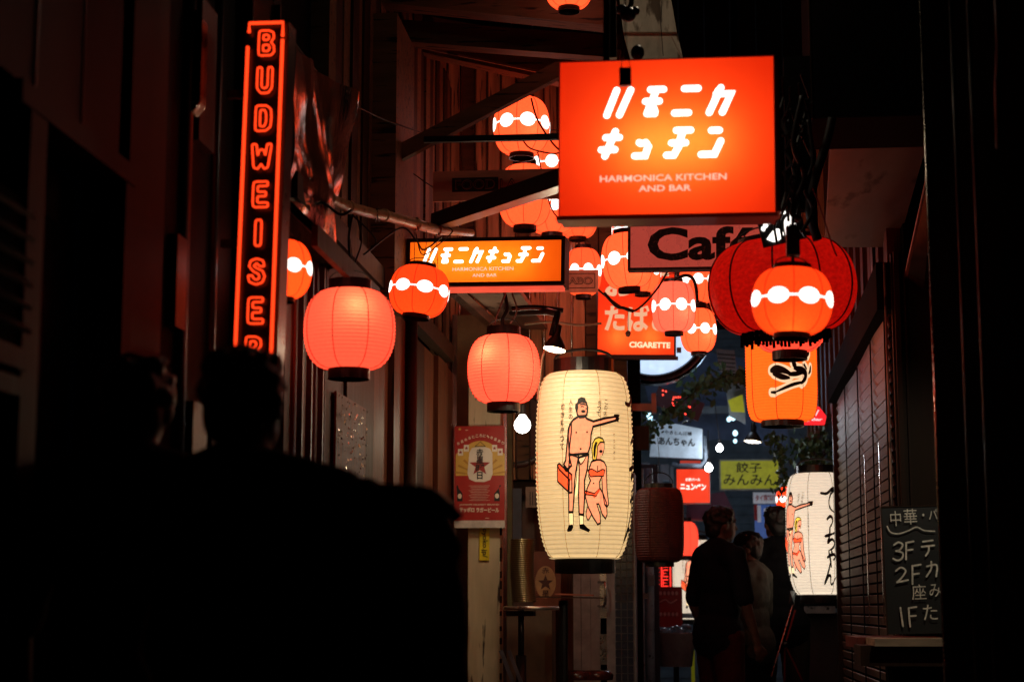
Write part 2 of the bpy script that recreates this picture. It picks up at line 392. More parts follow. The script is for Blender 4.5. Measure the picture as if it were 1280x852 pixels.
# iridescent bubble sheet hanging under the first pink lantern
t2 = thing('sequin_panel', 'narrow glittering panel of tiny metal scales below the larger pink lantern', 'panel', (XL, 7.2, 1.6))
m = MB(); y0, y1 = YL(408), YL(447); m.b2((XL + .02, y0, .8), (XL + .03, y1, 2.03)); m.build('backing', wood_r, t2)
m = MB()
for i in range(700):
    y = random.uniform(y0, y1); z = random.uniform(.85, 2.02); s_ = random.uniform(.004, .009)
    q = Euler((random.uniform(-.5, .5), random.uniform(-.5, .5), random.uniform(-.6, .6))).to_matrix()
    m.box((XL + .036 + random.random() * .004, y, z), (.001, s_, s_), q)
tag(m.build('scales', mat('foil_scale', (.6, .5, .42), .2, 1, bump=0), t2), kind='stuff')

# ---- far-left building end: cream column, chrome trim, poster
t = thing('cream_post', 'cream painted timber post with chipped edges, behind the beer poster', 'post', tuple(P(608, 760, 10.95)))
a = P(586, 478, 10.95); b = P(625, 852, 10.95)
m = MB(); m.b2((a.x, 10.95, 0), (b.x, 11.15, 2.55)); m.build('shaft', cream, t)
for i in range(16):
    z = .5 + i * .085 + random.uniform(-.03, .03); m = MB(); m.box((b.x + .004, 10.955, z), (.014, .012, random.uniform(.02, .06))); m.build('chipped_edge', wood_d, t)
t = thing('steel_edge_post', 'thin bright steel post on the right of the cream timber post', 'post', tuple(P(632, 760, 10.9)))
a = P(629.5, 480, 10.9); m = MB(); m.b2((a.x, 10.88, 0), (a.x + .022, 10.93, 2.5)); m.build('shaft', chrome, t)
t = thing('lit_ceiling_wedge', 'sloping dusty corrugated roof edge above the smaller pink lantern', 'roof edge', tuple(P(600, 400, 10.6)))
m = MB()
m.beam(P(566, 362, 9.2), P(668, 452, 12.9), .05, .05); m.build('edge_rail', chrome, t)
for i in range(9):
    o_ = i * 7.5; m = MB(); m.beam(P(580 + o_, 355, 9.4), P(664 + o_ * .55, 430, 12.9), .034, .03); m.build('corrugation', sheet, t)


t = thing('gap_wall', 'dull olive plaster wall in the gap beside the cream timber post', 'wall', tuple(P(600, 500, 11.6)))
m = MB(); a = P(566, 360, 11.6); b = P(640, 852, 11.6); m.b2((a.x, 11.6, 0), (b.x, 11.7, 3.1)); m.build('wall', mat('olive_plaster', (.16, .15, .07), .8, scale=5), t)

# ---- boarded wall facing the lane, behind the upper lanterns
t = thing('boarded_wall', 'tall weathered board wall with bright metal strips behind the upper lanterns', 'board wall', tuple(P(620, 300, 11.7)))
x = 541
while x < 778:
    w = random.choice((17, 18, 17, 16, 19)); a = P(x + .7, 300, 11.7); b = P(x + w - .7, 300, 11.7)
    m = MB(); m.b2((a.x, 11.7 + random.uniform(-.02, .03), 2.0 if x < 700 else 2.6), (b.x, 11.8, P(x, 45 + (x - 541) * .12, 11.7).z)); m.build('board', wood_m if random.random() < .75 else wood_h, t)
    if x < 730:
        m = MB(); m.tube([(a.x - .008, 11.675, 2.0), (a.x - .008, 11.675, P(x, 75, 11.7).z)], .0055, 8); m.build('highlight_strip', chrome, t, True)  # glossy strips added to catch lantern highlights as bright lines
    x += w
m = MB(); a = P(541, 300, 11.62); m.b2((a.x - .015, 11.60, P(541, 300, 11.62).z), (a.x + .018, 11.64, P(541, 120, 11.62).z)); m.build('edge_highlight_strip', chrome, t)  # added strip for the brightest line, at the left edge
m = MB(); a = P(470, 200, 11.82); b = P(780, 200, 11.82); m.b2((a.x, 11.81, 1.9), (b.x, 11.86, 5.1)); m.build('backing', wood_d, t)

# ---- left recess between timber shop and board wall
t = thing('recess_wall', 'dark upright planks between the timber post and the pale board wall', 'plank wall', tuple(P(515, 250, 10.7)))
for i in range(6):
    a = P(486 + i * 10, 200, 10.7); b = P(495.2 + i * 10, 200, 10.7); m = MB(); m.b2((a.x, 10.7 + random.uniform(0, .03), 2.45), (b.x, 10.8, 4.55)); m.build('plank', wood_h if i % 2 else wood_d, t)

# ---- roof timbers
def timber(label, p, q, w, h, m_=wood_h, name='roof_beam', cat='beam', grp=None, extra=None):
    p = Vector(p); q = Vector(q); c = (p + q) / 2
    t = thing(name, label, cat, tuple(c), group=grp); MB().beam(p, q, w, h).build('timber', m_, t)
    if extra: extra(t, p, q)
    return t
G = 'timbers of the lane roof'
timber('thick sloping rafter at the top, ending at the left timber post', P(418, -30, 8.0), P(494, 66, 9.2), .12, .10, grp=G)
timber('thin sloping rafter running down from the top beside the vertical neon', P(340, -40, 6.6), P(462, 92, 8.8), .04, .07, wood_d, grp=G)
timber('highest roof beam crossing the top edge of the photo', P(372, -18, 8.4), P(770, 22, 8.4), .12, .13, grp=G)
timber('second roof beam from the top, long and dark', P(400, 34, 9.0), P(770, 62, 9.0), .10, .12, grp=G)
timber('narrow chipped roof batten with small pale patches under the second beam', P(470, 18, 9.4), P(775, 72, 9.4), .05, .07, sheet, grp=G)
timber('lowest roof beam reaching the top left corner of the big red sign', P(482, 44, 9.8), P(780, 108, 9.8), .11, .14, wood_h, grp=G)
timber('pale batten edge along the bottom of the lowest roof beam', P(520, 58, 9.7), P(780, 112, 9.7), .012, .012, sheet, grp=G)
timber('sloping brace rising to the top left corner of the big red sign', P(492, 196, 8.3), P(706, 84, 8.3), .05, .075, wood_h, 'brace', 'brace')
timber('thick black pole rising to the big red sign just above the small orange sign', P(548, 277, 7.9), P(710, 222, 6.6), .075, .07, black, 'pole', 'pole')
timber('thin straight black bar crossing in front of the topmost banded lantern', P(530, 175, 8.1), P(704, 171, 8.1), .026, .028, black, 'bar', 'bar')
m = MB(); t = thing('roof_ceiling_panel', 'dull reddish ceiling panel between the rafters above the foil sheet', 'ceiling panel', tuple(P(430, 70, 9.6)))
m.add([P(396, 32, 9.9), P(442, 40, 9.9), P(466, 76, 10.2), P(468, 118, 10.3), P(440, 96, 10.1)], [(0, 1, 2, 3, 4)]); m.build('panel', plast2, t)
t = thing('upper_gable', 'dark boards closing the roof above the beams', 'gable', tuple(P(600, 20, 13)))
for i in range(17):
    a = P(380 + i * 26, 0, 12.9); b = P(404.5 + i * 26, 0, 12.9); m = MB(); m.b2((a.x, 12.9, 5.0), (b.x, 12.95, 6.4)); m.build('board', wood_d, t)

# pale plywood strip above the big sign
t = thing('plywood_panel', 'stained pale plywood panel hanging above the big red sign', 'panel', tuple(P(815, 30, 7.4)))
yp = 7.4
for i, (ya, yb, la, lb, ra, rb) in enumerate(((-40, 40, 770, 779, 832, 846), (41.5, 74, 779, 788, 846.5, 854))):
    m = MB(); q = [P(la, ya, yp + .1), P(ra, ya, yp + .1), P(rb, yb, yp + .1 - .05), P(lb, yb, yp + .1 - .05)]; k = [v + Vector((0, .02, 0)) for v in q]
    m.add(q + k, [(0, 1, 2, 3), (7, 6, 5, 4), (0, 4, 5, 1), (1, 5, 6, 2), (2, 6, 7, 3), (3, 7, 4, 0)]); m.build('sheet', ply, t)
m = MB(); m.tube([P(828, -10, 7.3), P(826, 30, 7.3), P(829, 70, 7.3)], .002, 6); m.build('wire', cable_m, t)
m = MB(); m.tube([P(839, 45, 7.2), P(856, 80, 7.2)], .003, 6); m.build('wire', sheet, t)
t = thing('black_hanger', 'thick black upright bar rising above the left part of the big red sign', 'bar', tuple(P(764, 30, 6.3)))
a = P(759, 0, 6.3); b = P(770, 0, 6.3); m = MB(); m.b2((a.x, 6.3, P(764, 72, 6.3).z), (b.x, 6.34, 4.2)); m.build('shaft', black, t)
t = thing('clamp_lamp', 'black silhouette of a knob and cable against the pale plywood', 'lamp fitting', tuple(P(785, 18, 6.5)))
m = MB(); m.ell(P(785, 18, 6.5), (.032, .032, .030)); m.ell(P(777, 12, 6.5), (.024, .02, .02)); m.ell(P(794, 14, 6.5), (.018,) * 3); m.build('head', black, t, True)
m = MB(); m.tube([P(790, -8, 6.5), P(789, 5, 6.5), P(784, 16, 6.5)], .010, 8); m.build('arm', black, t)
m = MB(); m.ell(P(797, 66, 6.4), (.026, .02, .03)); m.build('knob', black, t, True)
t = thing('bare_bulb', 'bulb above the top edge of the photo lighting the pale plywood', 'light bulb', tuple(P(835, -75, 6.7)))  # bulb added out of view, standing in for an implied lamp above
m = MB(); m.ell((0, 0, 0), (.03, .03, .035)); m.build('glass', glow('upper_bulb_glow', (1, .85, .65), 6), t, True, local=True)
m = MB(); m.tube([(0, 0, .03), (0, 0, .6)], .006); m.build('cord', cable_m, t, local=True)
l = bpy.data.lights.new('bulb_light', 'POINT'); l.energy = 3.2; l.color = (1, .82, .6); l.shadow_soft_size = .04; lo = bpy.data.objects.new('bulb_light', l); link(lo, t); lo.location = (0, 0, -.05)
t = thing('square_clip', 'small black box on a wire loop in front of the big red sign', 'clip', tuple(P(781, 95, 5.1)))
a = P(774, 107, 5.1); b = P(789, 84, 5.1); m = MB(); m.b2((a.x, 5.1, a.z), (b.x, 5.12, b.z)); m.build('body', black, t)
m = MB(); m.tube([P(776, 86, 5.11), P(780, 60, 5.11), P(781, -20, 5.11)], .0016, 6); m.tube([P(788, 86, 5.11), P(783, 60, 5.11), P(782, -20, 5.11)], .0016, 6); m.build('wire_loop', cable_m, t)

# ---- right side: shutter wall
t = thing('roller_shutter', 'dark red brown slatted shutter wall with upright rails, right side of the lane', 'roller shutter', (XR, 10.45, 0))
sl = 0
Ya, Yb = 8.89, 12.0
z = .05
m0 = MB().box((0, 0, 0), (.010, Yb - Ya, .043), Euler((0, R(-16), 0)).to_matrix())
m1 = m0.mesh('slat', rib)
i = 0
while z < 2.62:
    o = inst('slat', m1, t, (.014 + random.uniform(-.001, .001), (Ya + Yb) / 2 - 10.45, z)); z += .0575; i += 1
m = MB(); m.b2((XR + .035, Ya, 0), (XR + .06, Yb, 2.75)); m.build('backing', matte, t)
for x in (1058, 1074, 1091, 1109):
    y = PX(x, XR, 0); m = MB(); m.b2((XR - .006, y - .016, 0), (XR - .001, y + .016, 2.7)); m.build('rail', matte, t)
for x in (1075, 1092.5):
    y = PX(x, XR - .03, 0); m = MB(); m.b2((XR - .013, y - .010, 1.07), (XR - .0065, y + .010, 2.0)); m.build('bright_guide', chrome, t)
m = MB(); m.add([(XR - .05, Ya - .1, 2.86), (XR - .05, Yb, 2.68), (XR - .05, Yb, 2.52), (XR - .05, Ya - .1, 2.62), (XR + .08, Ya - .1, 2.86), (XR + .08, Yb, 2.68), (XR + .08, Yb, 2.52), (XR + .08, Ya - .1, 2.62)],
                [(0, 1, 2, 3), (7, 6, 5, 4), (0, 4, 5, 1), (3, 2, 6, 7), (0, 3, 7, 4), (1, 5, 6, 2)]); m.build('housing', matte, t)
m = MB(); m.b2((XR - .02, Yb, 0), (XR + .06, Yb + .05, 2.6)); m.build('end_post', dsteel, t)
# recess with brown door panel near the shutter
t = thing('side_door', 'dull brown side door panel between the slatted shutter and the near black wall', 'door', (XR + .1, 8, 0))
m = MB(); m.b2((XR + .02, 8.76, 0), (XR + .9, 8.80, 2.9)); m.build('leaf', plast2, t)
m = MB(); m.b2((XR + .03, 8.72, 0), (XR + .055, 8.757, 2.9)); m.b2((XR + .075, 8.73, 0), (XR + .085, 8.757, 2.9)); m.build('frame', wood_d, t)
m = MB(); m.tube([(XR - .012, 8.755, 0), (XR - .012, 8.755, 2.85)], .006, 8); m.build('pipe', sheet, t, True)
# facade above shutter
t = thing('upper_facade', 'brown vertically ribbed facade above the slatted shutter', 'facade', (XR, 12, 3))
for i in range(46):
    y = 8.9 + i * .135; m = MB(); m.b2((XR + .02 + (i % 3) * .012, y, 2.55), (XR + .09, y + .118, 5.6)); m.build('batten', (wood_r, wood_h, wood_d)[i % 3], t)
m = MB(); m.b2((XR + .091, 8.8, 2.4), (XR + .14, 16, 5.6)); m.build('backing', matte, t)
t = thing('facade_post', 'black upright post with a bracket on the ribbed facade above the shutter', 'post', tuple(P(1096, 340, 9.6)))
a = P(1090, 310, 9.5); b = P(1103, 365, 9.5); m = MB(); m.b2((a.x, 9.5, b.z), (b.x, 9.6, a.z + .4)); m.build('shaft', black, t)
# near wall right
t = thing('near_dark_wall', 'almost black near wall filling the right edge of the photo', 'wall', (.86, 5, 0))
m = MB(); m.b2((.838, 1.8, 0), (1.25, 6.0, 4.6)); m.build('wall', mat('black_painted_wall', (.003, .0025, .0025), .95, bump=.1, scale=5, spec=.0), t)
m = MB(); m.tube([(.834, 5.97, 0), (.834, 5.97, 3.3)], .005, 12); m.build('corner_trim', mat('worn_corner_metal', (.8, .7, .6), .28, 1, .2, 12, bump=.1), t, True)
for y in (5.32, 5.0):
    m = MB(); m.tube([(.834, y, 0), (.834, y, 3.6)], .006, 10); m.build('conduit', black, t, True)
m = MB(); m.tube([(.832, 4.62, 2.35), (.83, 4.6, 2.5), (.832, 4.56, 2.6), (.832, 4.56, 3.2)], .005, 8); m.build('cable', mat('red_cable', (.15, .02, .01), .4, bump=0), t, True)
# black canopy box + underside
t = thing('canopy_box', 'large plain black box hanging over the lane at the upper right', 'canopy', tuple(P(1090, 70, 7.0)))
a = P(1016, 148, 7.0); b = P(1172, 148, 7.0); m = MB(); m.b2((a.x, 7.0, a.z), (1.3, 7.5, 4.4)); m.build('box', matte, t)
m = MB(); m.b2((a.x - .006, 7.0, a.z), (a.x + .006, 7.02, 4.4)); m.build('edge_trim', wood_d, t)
t = thing('awning_underside', 'stained sheet metal awning seen from below at the upper right', 'awning', tuple(P(1090, 230, 8.2)))
za = P(1040, 148, 7.05).z
q = [P(1040, 146, 7.1), P(1168, 146, 7.1), P(1122, 309, 9.3), P(1031, 309, 9.3)]
m = MB(); k = [v + Vector((0, .01, .03)) for v in q]; m.add(q + k, [(0, 1, 2, 3), (7, 6, 5, 4), (0, 4, 5, 1), (1, 5, 6, 2), (2, 6, 7, 3), (3, 7, 4, 0)]); m.build('sheet', mat('dark_stained_sheet', (.13, .125, .12), .5, .2, .5, 3, stretch=(1, .3, 1), bump=.3, spots=.35), t)
m = MB(); m.beam(P(1173, 168, 7.1), P(1121, 400, 9.4), .022, .022); m.build('front_rail', sheet, t)
m = MB(); q2 = [P(1171, 175, 7.12), P(1185, 175, 7.12), P(1150, 420, 9.4), P(1122, 402, 9.4)]; m.add(q2, [(0, 1, 2, 3)]); m.build('fascia', dsteel, t)
t = thing('hung_boards', 'strip of pale weathered boards left of the stained awning', 'boards', tuple(P(1018, 230, 9.6)))
for x0, x1, y0, y1 in ((1012, 1019, 148, 330), (1020, 1027, 148, 330), (1004, 1011, 230, 345)):
    a = P(x0, y1, 9.6); b = P(x1, y0, 9.6); m = MB(); m.b2((a.x, 9.6, a.z), (b.x, 9.63, b.z)); m.build('board', wood_m, t)
t = thing('lean_boards', 'pale boards leaning under the awning by the shutter housing', 'boards', tuple(P(1108, 350, 9.7)))
for x0, x1 in ((1103, 1108), (1109, 1117)):
    a = P(x0, 372, 9.7); b = P(x1, 311, 9.7); m = MB(); m.b2((a.x, 9.7, a.z - .1), (b.x, 9.73, b.z)); m.build('board', wood_m, t)

# ================================================================== LANTERNS
def prof(z, p, rc):                            # unit lantern radius at height z in -1..1
    z = max(-1, min(1, z))
    if p == 5.0: p = 2.35 if z < 0 else 3.3
    return rc + (1 - rc) * (1 - abs(z) ** p) ** (1 / p)
KIND = {
 'pink':   dict(p=2.25, rc=.42, seams=8, sm=seam_m, cap=.26, capr=.46, pm=paper('pink_lantern_paper', (1.05, .090, .045), 1.0, (.9, .20, .11), 22, .10, .06), ribs=22),
 'orange': dict(p=2.1, rc=.44, seams=8, sm=seam_m, cap=.16, capr=.46, pm=paper('orange_lantern_paper', (1.1, .055, .008), .95, (.95, .20, .03), 24, .07, .09), ribs=0, band=1),
 'coral':  dict(p=2.2, rc=.42, seams=8, sm=seam_m, cap=.17, capr=.44, pm=paper('coral_lantern_paper', (1.1, .115, .030), 1.0, (.9, .2, .1), 26, .11, .10), ribs=0, band=1),
 'rose':   dict(p=2.6, rc=.42, seams=8, sm=seam_m, cap=.15, capr=.44, pm=paper('rose_lantern_paper', (1.1, .15, .085), 1.0, (.9, .25, .15), 26, .10, .08), ribs=0, band=1),
 'festoon':dict(p=2.05, rc=.52, seams=10, sm=seam_k, cap=.10, capr=.55, pm=paper('deep_red_lantern_silk', (.75, .006, .003), .32, (.75, .03, .015), 0, 0, .22), ribs=0),
 'white':  dict(p=5.0, rc=.60, seams=8, sm=seam_y, cap=.15, capr=.62, pm=paper('cream_lantern_paper', (.92, .66, .34), .43, (.95, .85, .62), 21, .28, .05, .3), ribs=42),
 'white2': dict(p=5.0, rc=.60, seams=8, sm=seam_g, cap=.13, capr=.62, pm=paper('white_lantern_paper', (.72, .62, .50), .62, (.9, .85, .75), 21, .12, .04, .3), ribs=42),
 'amber':  dict(p=4.5, rc=.58, seams=8, sm=seam_m, cap=.10, capr=.6, pm=paper('amber_lantern_paper', (1, .135, .012), .86, (.95, .35, .06), 20, .13, .05), ribs=40),
 'barrel': dict(p=4.0, rc=.55, seams=8, sm=seam_k, cap=.12, capr=.58, pm=mat('unlit_red_paper', (.08, .006, .006), .6, bump=.3, scale=5), ribs=30),
}
LM = {}
def lantern_meshes(kind):
    if kind in LM: return LM[kind]
    k = KIND[kind]; p, rc = k['p'], k['rc']; n = max(28, k['ribs'] * 4); D = {}
    pr = []
    for i in range(n + 1):
        z = -math.cos(PI * i / n) if not k['ribs'] else -1 + 2 * i / n
        r = prof(z, p, rc)
        if k['ribs']: r += .013 * math.cos(2 * PI * i / 4) if abs(z) < .985 else 0
        pr.append((r, z))
    if k['ribs']:                              # close the steep ends
        e = []
        for i in range(1, 8): zz = 1 - (2 / n) * i / 8; e.append((prof(zz, p, rc), zz))
        pr = pr[:1] + [(r, -z) for r, z in e] [::1] + pr[1:-1] + [(r, z) for r, z in e[::-1]] + pr[-1:]
        pr.sort(key=lambda q: q[1])
    D['paper'] = MB().lathe(pr, n=56, caps=False).mesh('paper', k['pm'], True)
    m = MB()
    for s in range(k['seams']):
        a = 2 * PI * (s + .5) / k['seams']
        m.tube([((prof(z, p, rc) + .010) * math.sin(a), -(prof(z, p, rc) + .010) * math.cos(a), z) for z in [-math.cos(PI * i / 26) for i in range(27)]], (.010 if kind != 'white' else .006) if kind != 'festoon' else .013, 6)
    D['seams'] = m.mesh('seam_wires', k['sm'], True)
    c = k['cap']; r = k['capr']
    D['cap_top'] = MB().lathe([(r * .9, .985), (r, .985), (r * 1.02, 1.0), (r * 1.02, 1 + c), (r * .97, 1 + c), (r * .95, 1.0)], n=32, caps=False).mesh('cap', black, False)
    D['cap_bot'] = MB().lathe([(r * .9, -.985), (r, -.985), (r * 1.0, -1.0), (r * 1.0, -1 - c), (r * .96, -1 - c), (r * .95, -1.0), (.01, -1.0)], n=32, caps=False).mesh('cap', black, False)
    m = MB(); m.tube([(r * math.cos(a), 0, 1 + c + r * (.55 if kind not in ('white', 'white2') else .2) * math.sin(a)) for a in [PI * i / 10 for i in range(11)]], .018, 6)
    D['handle'] = m.mesh('handle', cable_m)
    if k.get('band'):
        I = Ink()
        for s in range(8):
            a = 2 * PI * s / 8; I.disc(a, 0, .275, .25)
        for s in range(8):
            a = 2 * PI * (s + .5) / 8; I.rect(a - .14, -.028, a + .14, .028)
        o = I.build('printed_band', white_g, None, lambda u, v, l: ((prof(v, p, rc) + .014 + l) * math.sin(u), -(prof(v, p, rc) + .014 + l) * math.cos(u), v), cut=(.09, .09))
        D['band'] = o.data; bpy.data.objects.remove(o)
    LM[kind] = D; return D
def lantern(label, x, y, w, h, Y, kind, rot=(0, 0, 0), grp=None, wire=.25, bulb=None, name='paper_lantern', cat='lantern', parts=True):
    c = P(x, y, Y); k = (P(x + 1, y, Y) - c).x; Rr = w / 2 * k; H = h / 2 * k
    t = thing(name, label, cat, tuple(c), rot, grp, scale=(Rr, Rr, H)); D = lantern_meshes(kind)
    inst('paper', D['paper'], t); inst('seam_wires', D['seams'], t)
    inst('cap', D['cap_top'], t); inst('cap', D['cap_bot'], t); inst('handle', D['handle'], t)
    if 'band' in D: inst('printed_band', D['band'], t)
    if wire:
        c_ = KIND[kind]['cap']; r = KIND[kind]['capr']; z0 = 1 + c_ + r * .55; m = MB()
        m.tube([(0, 0, z0), (.03, 0, z0 + wire / H * .5), (-.02, .02, z0 + wire / H)], .010 / (Rr * 6), 6); o = m.build('hanging_wire', cable_m, t, local=True)
    if bulb:
        pw, col, (bx, by, bz) = bulb; l = bpy.data.lights.new('bulb_light', 'POINT'); l.energy = pw; l.color = col; l.shadow_soft_size = .02
        lo = bpy.data.objects.new('bulb_light', l); link(lo, t); lo.location = (bx, by, bz)
    return t, Rr, H
WARM = (1, .78, .5)
GB = 'banded red lanterns strung over the lane'
lantern('large plain pink lantern right of the vertical neon sign, bulb glowing through', 437, 412, 112, 98, 6.4, 'pink', (0, 0, R(12)), 'plain pink lanterns', .12, (.40, WARM, (.10, -.68, .40)))
lantern('smaller plain pink lantern above the beer poster, left of the cream lantern', 629.5, 461.5, 90, 84, 8.8, 'pink', (0, 0, R(-8)), 'plain pink lanterns', .25, (.40, WARM, (-.20, -.66, .36)))
lantern('tilted orange banded lantern overlapping the left end of the small orange sign', 524, 364, 74, 60, 7.6, 'orange', (0, R(7), R(20)), GB, .13, (.10, WARM, (0, -.1, -.45)))
lantern('banded lantern half hidden behind the right edge of the vertical neon sign', 351, 337, 76, 70, 5.7, 'orange', (0, 0, R(38)), GB, .2, (.15, WARM, (0, -.1, -.2)))
lantern('topmost whole banded lantern, in front of the board wall with a bar crossing it', 652, 158, 70, 70, 9.8, 'coral', (0, 0, R(18)), GB, .15, (.10, WARM, (.15, -.62, -.3)))
lantern('banded lantern behind the wooden food sign board', 656, 245, 66, 76, 10.3, 'coral', (0, 0, R(24)), GB, .12)
lantern('banded lantern half hidden behind the upper left edge of the big red sign', 692, 208, 58, 66, 10.7, 'coral', (0, 0, R(0)), GB, .15)
lantern('banded lantern low at the lower left corner of the big red sign', 690, 262, 62, 60, 11.0, 'coral', (0, 0, R(10)), GB, .15)
lantern('banded lantern just above the right end of the small orange sign', 722, 271, 50, 52, 11.2, 'coral', (0, 0, R(5)), GB, .15)
lantern('banded lantern behind the small board reading ABO', 729, 340, 46, 58, 11.2, 'coral', (0, 0, R(20)), GB, .12)
lantern('banded lantern below the big sign, left of the cafe sign', 784, 326, 64, 68, 9.5, 'coral', (0, R(-4), R(16)), GB, .12, (.10, WARM, (.15, -.62, -.3)))
lantern('banded lantern peeping out between the big sign and the cafe sign', 787, 288, 44, 52, 10.6, 'coral', (0, 0, R(0)), GB, .1)
lantern('sliver of a banded lantern under the cafe sign behind its left neighbour', 803, 340, 46, 52, 10.9, 'coral', (0, 0, R(5)), GB, .1)
lantern('rose banded lantern hanging below the cafe sign', 842, 384, 54, 62, 9.9, 'rose', (0, 0, R(22)), GB, .12, (.10, WARM, (.15, -.62, -.3)))
lantern('banded lantern lowest right, in front of the round white sign', 873, 413, 45, 54, 11.4, 'coral', (0, 0, R(22)), GB, .12, (.10, WARM, (.15, -.62, -.3)))
lantern('banded lantern half hidden between the rose lantern and the dark red lantern', 872, 352, 46, 54, 12.2, 'coral', (0, 0, R(2)), GB, .12)
lantern('farthest small banded lantern behind the left rim of the dark red lantern', 893, 372, 40, 46, 12.9, 'coral', (0, 0, R(12)), GB, .12)
lantern('lantern cut off by the top edge of the photo', 711, -23, 62, 68, 8.0, 'coral', (0, 0, R(14)), GB, .15)
lantern('big dark red silk lantern below the big red sign', 978, 359, 186, 114, 7.2, 'festoon', (R(2), R(-3), R(8)), None, .2, (.5, (1, .5, .3), (-.1, .1, .45)), name='silk_lantern')
lantern('bright near orange banded lantern in front of the big dark red lantern', 990, 377, 101, 82, 5.6, 'orange', (0, R(2), R(22)), GB, .10, (.11, (1, .8, .4), (-.15, -.35, -.62)))
lantern('plain pink lantern showing only its rim below the big dark red lantern', 986, 398, 96, 84, 8.6, 'pink', (0, 0, 0), 'plain pink lanterns', .1)
lantern('orange barrel lantern with a black katakana character', 976.5, 454, 89, 146, 10.2, 'amber', (0, 0, R(10)), None, .1, name='barrel_lantern')
lantern('unlit dark red barrel lantern right of the cream lantern', 824, 656, 62, 92, 10.2, 'barrel', (0, 0, 0), None, .2, name='barrel_lantern')
lantern('small far red lantern behind the man in navy', 857, 673, 32, 42, 16, 'pink', (0, 0, 0), 'plain pink lanterns', .2)
lantern('far banded lantern peeping out left of the white lantern', 988, 624, 36, 34, 15, 'orange', (0, 0, R(10)), GB, .2)

